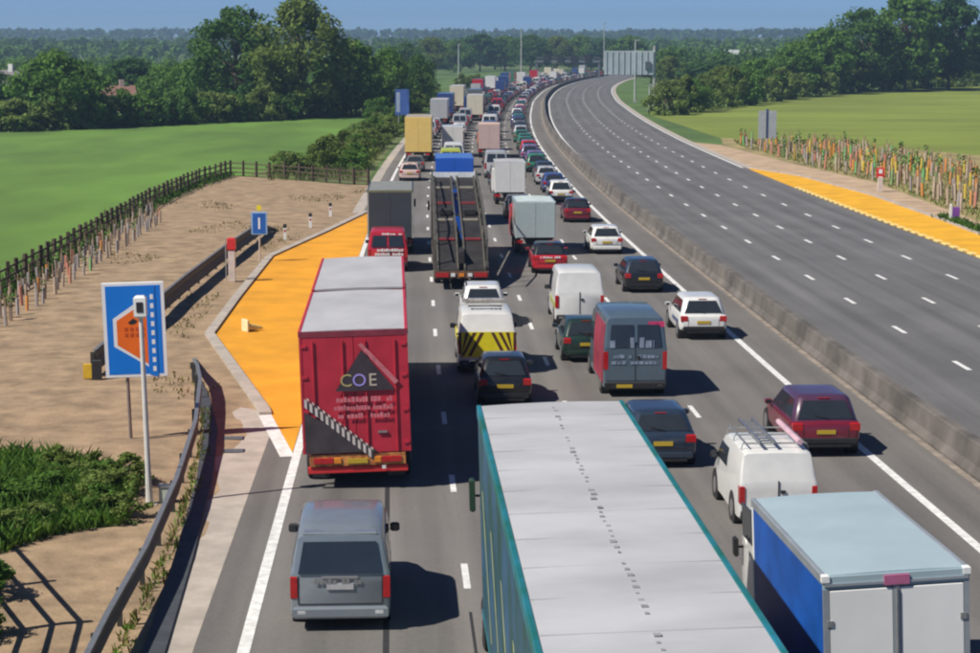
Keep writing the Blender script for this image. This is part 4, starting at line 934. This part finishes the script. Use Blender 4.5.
# cantilever message sign over the right verge (seen from behind)
e = empty('message_sign', (30.9, 372, 0))
obj('mast', M().tube([(.2, 0, -.2), (.2, 0, 11.6)], .28, 10), GREYP, e, True)
pn = obj('panel', M().box(-9.3, .2, -.5, -.15, 6.1, 10.6, .05), mat('sign_back_pale', (.42, .49, .52), .5, .1, .12, .4), e)
rb_ = mesh('rib', M().box(-.05, .05, -.62, -.5, 6.2, 10.5), mat('rib_pale', (.42, .47, .48), .5, .2))
for k in range(9): obj('rib', rb_, None, pn, loc=(-8.9+k*1.1, 0, 0))
obj('arm', M().box(-9.0, .2, -.12, .2, 8.2, 8.7), GREYP, e); obj('cabinet', M().box(-1.6, -.6, -.8, -.5, 7.2, 8.6), mat('dark_cabinet', (.10, .12, .14), .5), e)
tag(e, 'grey back of a large cantilever message sign on a mast beyond the right carriageway', 'road sign')
for px, y, h, lb in ((634, 408, 12.6, 'tall slim mast just left of the message sign mast'), (648.5, 350, 4.5, 'short pale post at the verge before the message sign'), (603, 900, 22, 'distant lamp column rising over the end of the queue'), (521, 640, 17, 'tall thin lamp column above the middle of the far queue'), (459, 560, 12, 'thin pale lamp column by the far green bank')):
    e = empty('lamp_column', ((px-490)*y/1950, y, 0)); obj('column', M().tube([(0, 0, -.2), (0, 0, h)], [.16*(1+y/900), .10*(1+y/900)], 8), mat('column_pale', (.42, .45, .42), .5, .2), e, True); obj('lantern', M().box(-.3, .9, -.15, .15, h, h+.25), GREYP, e); obj('foot', M().box(-.35, .35, -.35, .35, -.1, .35), GREYP, e)
    tag(e, lb, 'column')
# far gantry over the left carriageway
yg = 735; a, b = P(yg, -19), P(yg, 4.5); e = empty('gantry', (a.x, a.y, 0), math.atan2(b.y-a.y, b.x-a.x)); Lg = (b-a).length
DG = mat('gantry_grey', (.13, .14, .16), .5, .2)
for x in (0, Lg): obj('leg', M().box(x-.4, x+.4, -.4, .4, 0, 6.3), DG, e)
obj('beam', M().box(-.4, Lg+.4, -.6, .6, 5.6, 6.6), DG, e); obj('truss_top', M().box(-.4, Lg+.4, -.2, .2, 7.3, 7.6), DG, e)
for k in range(4): obj('signal_box', M().box(2.6+k*5.2, 5.0+k*5.2, -1.0, -.62, 5.9, 8.4), BLACK, e)
tag(e, 'dark sign gantry spanning the far end of the queue', 'gantry')
# ------------------------------------------------------------------ vegetation
def leafmat(name, c, var=.35):
    m = mat(name, c, .75, 0, var, .55, spec=.2, lo=.3, hi=.7)
    t = m.node_tree; p = t.nodes['Principled BSDF']; out = t.nodes['Material Output']
    tr = node(t, 'ShaderNodeBsdfTranslucent'); mx = node(t, 'ShaderNodeMixShader'); mx.inputs[0].default_value = .36
    src = p.inputs['Base Color'].links[0].from_socket
    t.links.new(src, tr.inputs[0]); t.links.new(p.outputs[0], mx.inputs[1]); t.links.new(tr.outputs[0], mx.inputs[2]); t.links.new(mx.outputs[0], out.inputs[0])
    return m
LG = [leafmat('leaf_'+n, c) for n, c in (('deep', (.078, .165, .030)), ('mid', (.108, .215, .034)), ('olive', (.145, .205, .040)), ('pale', (.18, .25, .06)), ('dark', (.055, .130, .034)))]
BARK = mat('bark', (.10, .075, .05), .9, 0, .3, 3, .4, 12)
def leaves(centres, radii, per, size, rng, up=.3):
    """quads: leaf sprays scattered on the shells of clumps"""
    C = np.repeat(np.array(centres), per, axis=0); Rr = np.repeat(np.array(radii), per)
    n = len(C); d = rng.normal(size=(n, 3)); d /= np.linalg.norm(d, axis=1)[:, None]
    pos = C+d*(Rr*rng.uniform(.45, 1.05, n))[:, None]*np.array([1, 1, .8])
    nr = d+rng.normal(size=(n, 3))*.55; nr[:, 2] += up; nr /= np.linalg.norm(nr, axis=1)[:, None]
    a = np.cross(nr, rng.normal(size=(n, 3))); a /= np.linalg.norm(a, axis=1)[:, None]; b = np.cross(nr, a)
    s = size*rng.uniform(.6, 1.35, n)[:, None]
    v = np.stack([pos-a*s, pos+b*s*.55-a*s*.1, pos+a*s, pos-b*s*.55+a*s*.15], 1).reshape(-1, 3)
    return v
def quads_mesh(name, v, mt):
    n = len(v)//4; me = bpy.data.meshes.new(name); me.vertices.add(len(v)); me.vertices.foreach_set('co', v.astype(np.float32).ravel())
    me.loops.add(4*n); me.loops.foreach_set('vertex_index', np.arange(4*n, dtype=np.int32)); me.polygons.add(n)
    me.polygons.foreach_set('loop_start', np.arange(n, dtype=np.int32)*4); me.polygons.foreach_set('loop_total', np.full(n, 4, dtype=np.int32))
    me.materials.append(mt); me.update(); me.validate(); return me
def tree_proto(seed, h, r, clumps, per, size, mt, base=.22):
    rng = np.random.default_rng(seed); cs = []; rs = []; lim = M()
    lim.tube([(0, 0, -.3), (.1, 0, h*.25), (-.15, .1, h*.5), (.1, 0, h*.8)], [r*.06, r*.045, r*.03, r*.01], 8)
    for k in range(clumps):
        z = rng.uniform(0, 1)**.85; prof = math.sin(math.pi*min(1, (z*.86+.14)))**.55
        ang = rng.uniform(0, 6.283); rad = r*prof*math.sqrt(rng.uniform(.15, 1))*rng.uniform(.75, 1.1)
        c = (rad*math.cos(ang), rad*math.sin(ang), h*(base+(1-base)*z)-r*.12); cs.append(c); rs.append(r*rng.uniform(.17, .33))
        if k % 4 == 0: lim.tube([(0, 0, max(.2, c[2]*.55)), (c[0]*.5, c[1]*.5, c[2]*.8), c], [r*.025, r*.015, r*.005], 5)
    return mesh('trunk', lim, BARK, True), quads_mesh('crown', leaves(cs, rs, per, size, rng), mt)
PRO = [tree_proto(1, 17, 7.5, 95, 95, .36, LG[0]), tree_proto(2, 17, 7.2, 95, 95, .36, LG[2]), tree_proto(3, 11, 7.0, 85, 85, .34, LG[1]), tree_proto(4, 12, 5.0, 70, 80, .34, LG[4]), tree_proto(5, 14, 6, 80, 80, .36, LG[1])]
BSH = [tree_proto(11, 3.4, 2.3, 34, 60, .17, LG[1], .1), tree_proto(12, 3.0, 2.2, 34, 60, .17, LG[3], .08), tree_proto(13, 3.6, 2.0, 34, 60, .17, LG[2], .1), tree_proto(14, 2.6, 2.1, 30, 60, .17, LG[0], .08)]
PH = [17, 17, 11, 12, 14]; PRD = [7.5, 7.2, 7, 5, 6]; BH = [3.4, 3.0, 3.6, 2.6]; BR = [2.3, 2.2, 2.0, 2.1]
def plant(name, pr, x, y, sx, sz, label, cat, group, rz, z=0):
    e = empty(name, (x, y, z), rz); e.scale = (sx, sx, sz)
    obj('trunk' if cat == 'tree' else 'stem', pr[0], None, e); obj('crown' if cat == 'tree' else 'foliage', pr[1], None, e)
    return tag(e, label, cat, group)
rn = random.Random(31)
def tree(px, d, top, wpx, k, label, group=None):
    h = 11.25+(47.5-top)*d/1950; r = wpx*d/1950/2
    plant('broadleaf_tree', PRO[k], (px-490)*d/1950, d, r/PRD[k], h/PH[k], label, 'tree', group, rn.uniform(0, 6.28))
# left of the road
tree(238, 322, 6, 98, 0, 'large dark green tree, left one of the two tallest at the field edge')
tree(302, 316, 0, 104, 1, 'large olive green tree, right one of the two tallest at the field edge')
tree(62, 276, 52, 104, 2, 'broad round green tree at the far left edge of the field')
tree(-5, 300, 70, 60, 3, 'dark tree at the very left edge behind the field')
tree(134, 372, 58, 60, 3, 'dark tree just right of the broad round one'); tree(165, 350, 66, 56, 2, 'mid green tree left of the big dark pair')
tree(195, 330, 60, 60, 4, 'tree in front of the left shoulder of the big dark pair'); tree(352, 325, 40, 66, 4, 'green tree right of the tall olive tree')
tree(388, 335, 48, 54, 2, 'tree behind the hedge near the blue verge sign'); tree(418, 360, 54, 44, 0, 'dark tree above the white lorry of the left lane')
tree(338, 326, 70, 56, 1, 'low olive tree below the tall pair, by the hedge'); tree(270, 318, 68, 70, 3, 'dark low tree filling the foot of the tall pair')
# shrubs along the far field edge
for k in range(34):
    px = -10+k*12.4+rn.uniform(-4, 4); d = np.interp(px, [0, 110, 280, 390], [263, 277, 306, 340])+rn.uniform(0, 4); i = rn.randrange(4); hh = rn.uniform(3.5, 5.5)
    plant('hedge_shrub', BSH[i], (px-490)*d/1950, d, rn.uniform(1.3, 1.8), hh/BH[i], 'shrub in the hedge along the far edge of the left field', 'shrub', 'far field hedge', rn.uniform(0, 6))
# hedge bank left of the road
for k in range(46):
    t_ = k/45; y = 172+t_*120+rn.uniform(-3, 3); x = -14.2+t_*1.2+rn.uniform(-2.6, 1.6)-(1.8 if y < 180 else 0)
    if x > P(y, -18.4)[0]: x = P(y, -18.6)[0]-rn.uniform(0, 2)
    i = rn.choice((1, 1, 2, 0)); plant('verge_shrub', BSH[i], x, y, rn.uniform(.6, 1.0), rn.uniform(.4, .8), 'shrub on the overgrown bank between the field and the left lane', 'shrub', 'bank shrubs left of the road', rn.uniform(0, 6))
for k in range(22):
    y = 290+k*14; x = P(y, -20-rn.uniform(0, 5))[0]; i = rn.randrange(4)
    if not (430 < y < 520): plant('verge_shrub', BSH[i], x, y, rn.uniform(1., 1.5), rn.uniform(.8, 1.2), 'small far shrub beside the distant queue', 'shrub', 'far shrubs beside the queue', rn.uniform(0, 6))
# trees behind the far queue
for k, (px, d, tp, wp) in enumerate(((408, 700, 42, 40), (432, 820, 38, 40), (455, 900, 40, 44), (480, 940, 34, 46), (505, 960, 36, 44), (530, 930, 34, 48), (556, 960, 37, 44), (580, 980, 36, 44), (605, 960, 38, 40), (628, 900, 36, 44), (650, 620, 52, 40), (668, 560, 56, 36), (545, 1010, 44, 50), (495, 1020, 45, 50), (600, 1000, 47, 50))):
    tree(px, d, tp, wp, k % 5, 'tree in the line behind the far end of the queue', 'trees behind the far queue')
# right hedge and wood
for k in range(30):
    t_ = k/29; px = 662+t_*330+rn.uniform(-5, 5); d = np.interp(px, [665, 720, 800, 880, 980], [328, 366, 440, 523, 578])+rn.uniform(0, 8)
    i = rn.randrange(4); plant('hedge_shrub', BSH[i], (px-490)*d/1950, d, rn.uniform(1.4, 1.9), rn.uniform(1.3, 2.1)*(1+t_*.5), 'shrub in the hedge along the top of the right meadow', 'shrub', 'right meadow hedge', rn.uniform(0, 6))
for k, (px, d, tp, wp, i, lb) in enumerate(((690, 345, 78, 46, 2, 'low bushy tree at the left end of the right hedge'), (722, 400, 66, 52, 1, 'olive tree above the back of the right road sign'), (757, 430, 58, 56, 4, 'mid green tree left in the right wood'), (790, 455, 42, 64, 2, 'green tree rising towards the right wood'), (822, 480, 28, 66, 4, 'tree on the left shoulder of the right wood'), (858, 500, 8, 78, 0, 'tall dark tree left of the right wood top'), (902, 515, -8, 84, 4, 'tallest tree in the middle of the right wood'), (945, 530, -4, 78, 3, 'dark tall tree near the right edge'), (988, 545, 22, 60, 0, 'dark tree cut by the right picture edge'), (880, 520, 40, 80, 3, 'dark lower tree under the tallest tree of the right wood'), (925, 540, 38, 80, 0, 'deep green lower tree at the right wood edge'), (840, 500, 52, 70, 1, 'olive lower tree in front of the right wood'), (705, 520, 62, 60, 3, 'dark tree behind the right hedge near the message sign'), (1015, 560, 5, 80, 2, 'tree just beyond the right picture edge'))):
    tree(px, d, tp, wp, i, lb)
# weeds and the leafy patch at lower left
rng = np.random.default_rng(8)
def blades(n, fx, hmin, hmax, wd, mt, name, label=None, lean=.35):
    pts = np.array([fx() for _ in range(n)]); a = rng.uniform(0, 6.283, n); h = rng.uniform(hmin, hmax, n)
    dx = np.stack([np.cos(a), np.sin(a), np.zeros(n)], 1)*wd; ln = rng.normal(size=(n, 3))*lean; ln[:, 2] = 0
    base = np.concatenate([pts, np.zeros((n, 1))], 1); top = base+ln*h[:, None]+np.stack([np.zeros(n), np.zeros(n), h], 1); mid = base+ln*h[:, None]*.35+np.stack([np.zeros(n), np.zeros(n), h*.6], 1)
    v = np.stack([base-dx*.6, base+dx*.6, mid+dx, top], 1); v2 = np.stack([base-dx*.6, mid+dx, top, mid-dx], 1)
    me = quads_mesh(name, np.concatenate([v, v2]).reshape(-1, 3), mt); return obj(name, me, None)
PW = [(-14.2, 42.0), (-10.9, 42.3), (-10.0, 44.2), (-8.75, 44.9), (-9.0, 48.6), (-10.2, 51.2), (-12.0, 52.6), (-15, 53)]
def inside(p, poly_):
    c = False; n = len(poly_)
    for i in range(n):
        (x1, y1), (x2, y2) = poly_[i], poly_[i-1]
        if (y1 > p[1]) != (y2 > p[1]) and p[0] < (x2-x1)*(p[1]-y1)/(y2-y1)+x1: c = not c
    return c
def in_patch():
    while True:
        p = (rng.uniform(-15, -8.7), rng.uniform(42, 53))
        if inside(p, PW): return p
WEED = leafmat('weed_leaf', (.16, .30, .04), .5); WEED2 = leafmat('weed_leaf_dark', (.09, .19, .03), .4); DRY = leafmat('weed_dry', (.22, .19, .06), .4)
tag(blades(9000, in_patch, .12, .5, .024, WEED, 'weed_patch'), 'bright green leafy weed patch on the earth at lower left', kind='stuff')
tag(blades(5000, in_patch, .2, .65, .026, WEED2, 'weed_patch'), 'darker stems within the leafy weed patch at lower left', kind='stuff')
for k in range(30):
    x, y = in_patch(); i = rn.choice((1, 1, 0, 2)); plant('weed_bush', BSH[i], x, y, rn.uniform(.24, .4), rn.uniform(.18, .28), 'leafy low bush in the weed patch at lower left', 'bush', 'bushes in the weed patch', rn.uniform(0, 6))
plant('weed_bush', BSH[3], -10.7, 38.9, .5, .42, 'dark bush at the left edge above the barred shadows', 'bush', None, 1.0); plant('weed_bush', BSH[0], -9.95, 36.0, .36, .3, 'bright green bush at the bottom left corner', 'bush', None, 2.0)
def between():
    y = rng.uniform(28, 60); 
    xr = lerp_tab([(-6.6, 22), (-6.85, 30), (-7.1, 35), (-7.25, 40), (-7.65, 46.5), (-8.3, 54), (-9.2, 61)], y); return (xr+rng.uniform(.05, .4)*(1 if MN.noise((y*.5, 0, 0)) > 0 else .5), y)
tag(blades(500, between, .06, .2, .025, WEED, 'verge_weeds'), 'sparse weeds at the foot of the near safety barrier', kind='stuff')
tag(blades(500, between, .08, .25, .02, DRY, 'verge_weeds'), 'dry stalks at the foot of the near safety barrier', kind='stuff')
def along_fence():
    y = rng.uniform(72, 172); return (lerp_tab(FL+[(-23, 172)], y)+rng.normal()*.5-.3, y)
tag(blades(4500, along_fence, .2, .6, .05, WEED2, 'fence_grass'), 'rough dark grass along the foot of the field fence', kind='stuff')
def soil_tuft():
    while True:
        y = rng.uniform(50, 158); x = rng.uniform(-21, -9)
        if MN.noise((x*.22, y*.12, 5)) > .28 and x < lerp_tab(BAYL, min(134, max(54, y)))-1: return (x, y)
tag(blades(1500, soil_tuft, .05, .22, .03, DRY, 'dry_tufts'), 'thin dry tufts scattered over the earth verge', kind='stuff')
struct('rough_bank', poly([(-21.5, 172.5), (-18.5, 200), (-19.5, 260), (-18, 340), (-13, 345), P(300, -17)[:2], P(260, -17)[:2], P(220, -17)[:2], P(190, -17)[:2], P(163, -17)[:2], (-12.5, 162.6), (-19.2, 170)], -.006), mat('rough_grass', (.12, .15, .045), .95, 0, .4, .2, .5, 3))
def bank_pt():
    y = rng.uniform(166, 330); a = lerp_tab([(-19, 160), (-18.5, 200), (-19.5, 260), (-18, 340)], y); b = P(y, -17.5)[0]
    return (rng.uniform(a, b), y)
tag(blades(6500, bank_pt, .2, .8, .06, leafmat('bank_grass', (.15, .19, .06)), 'bank_grass'), 'rough pale grass on the bank left of the lane', kind='stuff')
def right_bed():
    y = rng.uniform(105, 240); return (lerp_tab(RT, y)+rng.uniform(.2, 15), y)
tag(blades(3500, right_bed, .1, .35, .05, DRY, 'bed_grass'), 'straw coloured grass between the right tree guards', kind='stuff')
tag(blades(4500, right_bed, .1, .35, .05, WEED, 'bed_grass'), 'green grass between the right tree guards', kind='stuff')
def right_edge():
    y = rng.uniform(95, 130); return (30.2+rng.normal()*.25, y)
tag(blades(1500, right_edge, .15, .5, .05, WEED2, 'edge_weeds'), 'green weeds along the outer kerb of the right bay', kind='stuff')
def meadow_pt():
    while True:
        d = rng.uniform(230, 420); x = rng.uniform(28, .27*d)
        if x > np.interp(d, [230, 330, 372, 443], [30, 31, 46, 72]): return (x, d)


# hills and woodland far away
def hz_(x, y):
    s = lambda a, b, v: max(0, min(1, (v-a)/(b-a)))**2*(3-2*max(0, min(1, (v-a)/(b-a))))
    z = 7*s(950, 1500, y)-3*s(1600, 2000, y)+22*s(2100, 3200, y)
    return z+5*s(1000, 3000, y)*MN.noise((x*.0011, y*.0011, 2))+(6*s(900, 1500, y)*s(100, 700, x))-.5
m = M(); m.uv = []
XS = np.linspace(-2600, 2600, 70); YY = np.linspace(900, 4000, 50)
for y in YY:
    for x in XS: m.v.append((x, y, hz_(x, y))); m.uv.append((x, y))
for i in range(len(YY)-1):
    for k in range(len(XS)-1):
        a = i*len(XS)+k; m.f.append((a, a+1, a+len(XS)+1, a+len(XS)))
o_ = struct('hills', m, mat('hill_fields', (.075, .13, .035), .95, 0, .45, .006, col2=(.13, .18, .05))); o_.data.polygons.foreach_set('use_smooth', [True]*len(o_.data.polygons))
def wood(name, n, ya, yb, per, size, rmin, rmax, hmin, hmax, mt, label, seed, dens=0.):
    g_ = np.random.default_rng(seed); cs = []; rs = []
    while len(cs) < n*3:
        y = g_.uniform(ya, yb); x = g_.uniform(-.30, .30)*y
        if MN.noise((x*.004, y*.003, seed)) < dens: continue
        r = g_.uniform(rmin, rmax); h = g_.uniform(hmin, hmax); z0 = max(0, hz_(x, y))
        for k in range(3):
            a = g_.uniform(0, 6.28); cs.append((x+math.cos(a)*r*.5, y+math.sin(a)*r*.5, z0+h*(.35+.2*k))); rs.append(r*(.75-.12*k))
    return tag(obj(name, quads_mesh(name, leaves(cs, rs, per, size, g_, .5), mt), None), label, kind='stuff')
wood('distant_woodland', 420, 560, 1000, 60, .75, 3.5, 6, 7, 11, LG[0], 'dark woodland behind the field edge trees', 2, .08) if False else None
wood('distant_woodland', 700, 1000, 1500, 34, 1.3, 4, 7, 9, 14, LG[0], 'dark green far woodland', 3, -.05)
wood('distant_woodland', 500, 1100, 1900, 30, 1.5, 4, 7, 8, 13, LG[1], 'mid green far woodland', 4, .0)
wood('distant_woodland', 900, 2000, 3300, 16, 2.8, 6, 10, 10, 16, LG[0], 'woodland on the hills at the horizon', 5, -.1)
wood('distant_woodland', 600, 2900, 3400, 16, 3.0, 6, 10, 10, 17, LG[4], 'dark ridge woodland at the horizon', 6, -.3)
def left_wood():
    g_ = np.random.default_rng(9); cs = []; rs = []
    for k in range(240):
        y = g_.uniform(420, 900); x = g_.uniform(-.29, -.06)*y; r = g_.uniform(3, 5.5); h = g_.uniform(5, 9)
        for q in range(3):
            a = g_.uniform(0, 6.28); cs.append((x+math.cos(a)*r*.5, y+math.sin(a)*r*.5, h*(.35+.2*q))); rs.append(r*(.75-.12*q))
    tag(obj('copse', quads_mesh('copse', leaves(cs, rs, 60, .7, g_, .5), LG[1]), None), 'mixed green copses behind the left field edge', kind='stuff')
left_wood()
def right_wood():
    g_ = np.random.default_rng(10); cs = []; rs = []
    for k in range(220):
        y = g_.uniform(600, 1000); x = g_.uniform(.085, .28)*y; r = g_.uniform(3.5, 6); h = g_.uniform(7, 13)
        for q in range(3):
            a = g_.uniform(0, 6.28); cs.append((x+math.cos(a)*r*.5, y+math.sin(a)*r*.5, h*(.35+.2*q))); rs.append(r*(.75-.12*q))
    tag(obj('copse', quads_mesh('copse', leaves(cs, rs, 60, .75, g_, .5), LG[0]), None), 'dark green wood behind the right meadow hedge', kind='stuff')
right_wood()
# far houses
def house(x, y, w_, d_, h, rh, label, wallc, roofc, rz=0):
    e = empty('house', (x, y, 0), rz); obj('wall', M().box(-w_/2, w_/2, 0, d_, 0, h), wallc, e)
    rf = obj('roof', M().loft([[(-w_/2-.3, -.4, h), (-w_/2-.3, d_+.4, h), (-w_/2-.3, d_/2, h+rh)], [(w_/2+.3, -.4, h), (w_/2+.3, d_+.4, h), (w_/2+.3, d_/2, h+rh)]]), roofc, e)
    obj('chimney', M().box(w_*.2, w_*.2+.8, d_/2-.4, d_/2+.4, h+rh-.8, h+rh+1), wallc, rf)
    for k in range(3):
        for z in (1, 3.6):
            if z+1.3 < h: q = obj('window', M().box(-w_*.35+k*w_*.28, -w_*.35+k*w_*.28+1.3, -.06, 0, z, z+1.3), SIGNW, e); obj('pane', M().box(-w_*.35+k*w_*.28+.1, -w_*.35+k*w_*.28+1.2, -.08, -.06, z+.1, z+1.2), GLASS, q)
    tag(e, label, 'house')
BR1 = mat('render_pink', (.55, .42, .36), .8); RF1 = mat('roof_tiles', (.22, .12, .09), .8, 0, .25, 2); WR = mat('render_white', (.66, .66, .62), .8)
house((115-490)*345/1950, 345, 8, 6, 3.0, 1.6, 'pale house with a brown roof half hidden behind the left field trees', BR1, RF1, .3)
house((0-490)*330/1950-1, 330, 9, 7, 4.5, 3, 'grey roofed house at the very left edge behind the field', WR, mat('slate_roof', (.16, .15, .16), .7), -.2)
house((745-490)*1050/1950, 1050, 26, 10, 6, 4, 'long white farm building on the far right slope', WR, mat('pale_roof', (.45, .48, .47), .7), .1)
house((300-490)*1500/1950, 1450, 14, 9, 6, 4, 'white house on the far wooded slope behind the left trees', WR, RF1, .1)
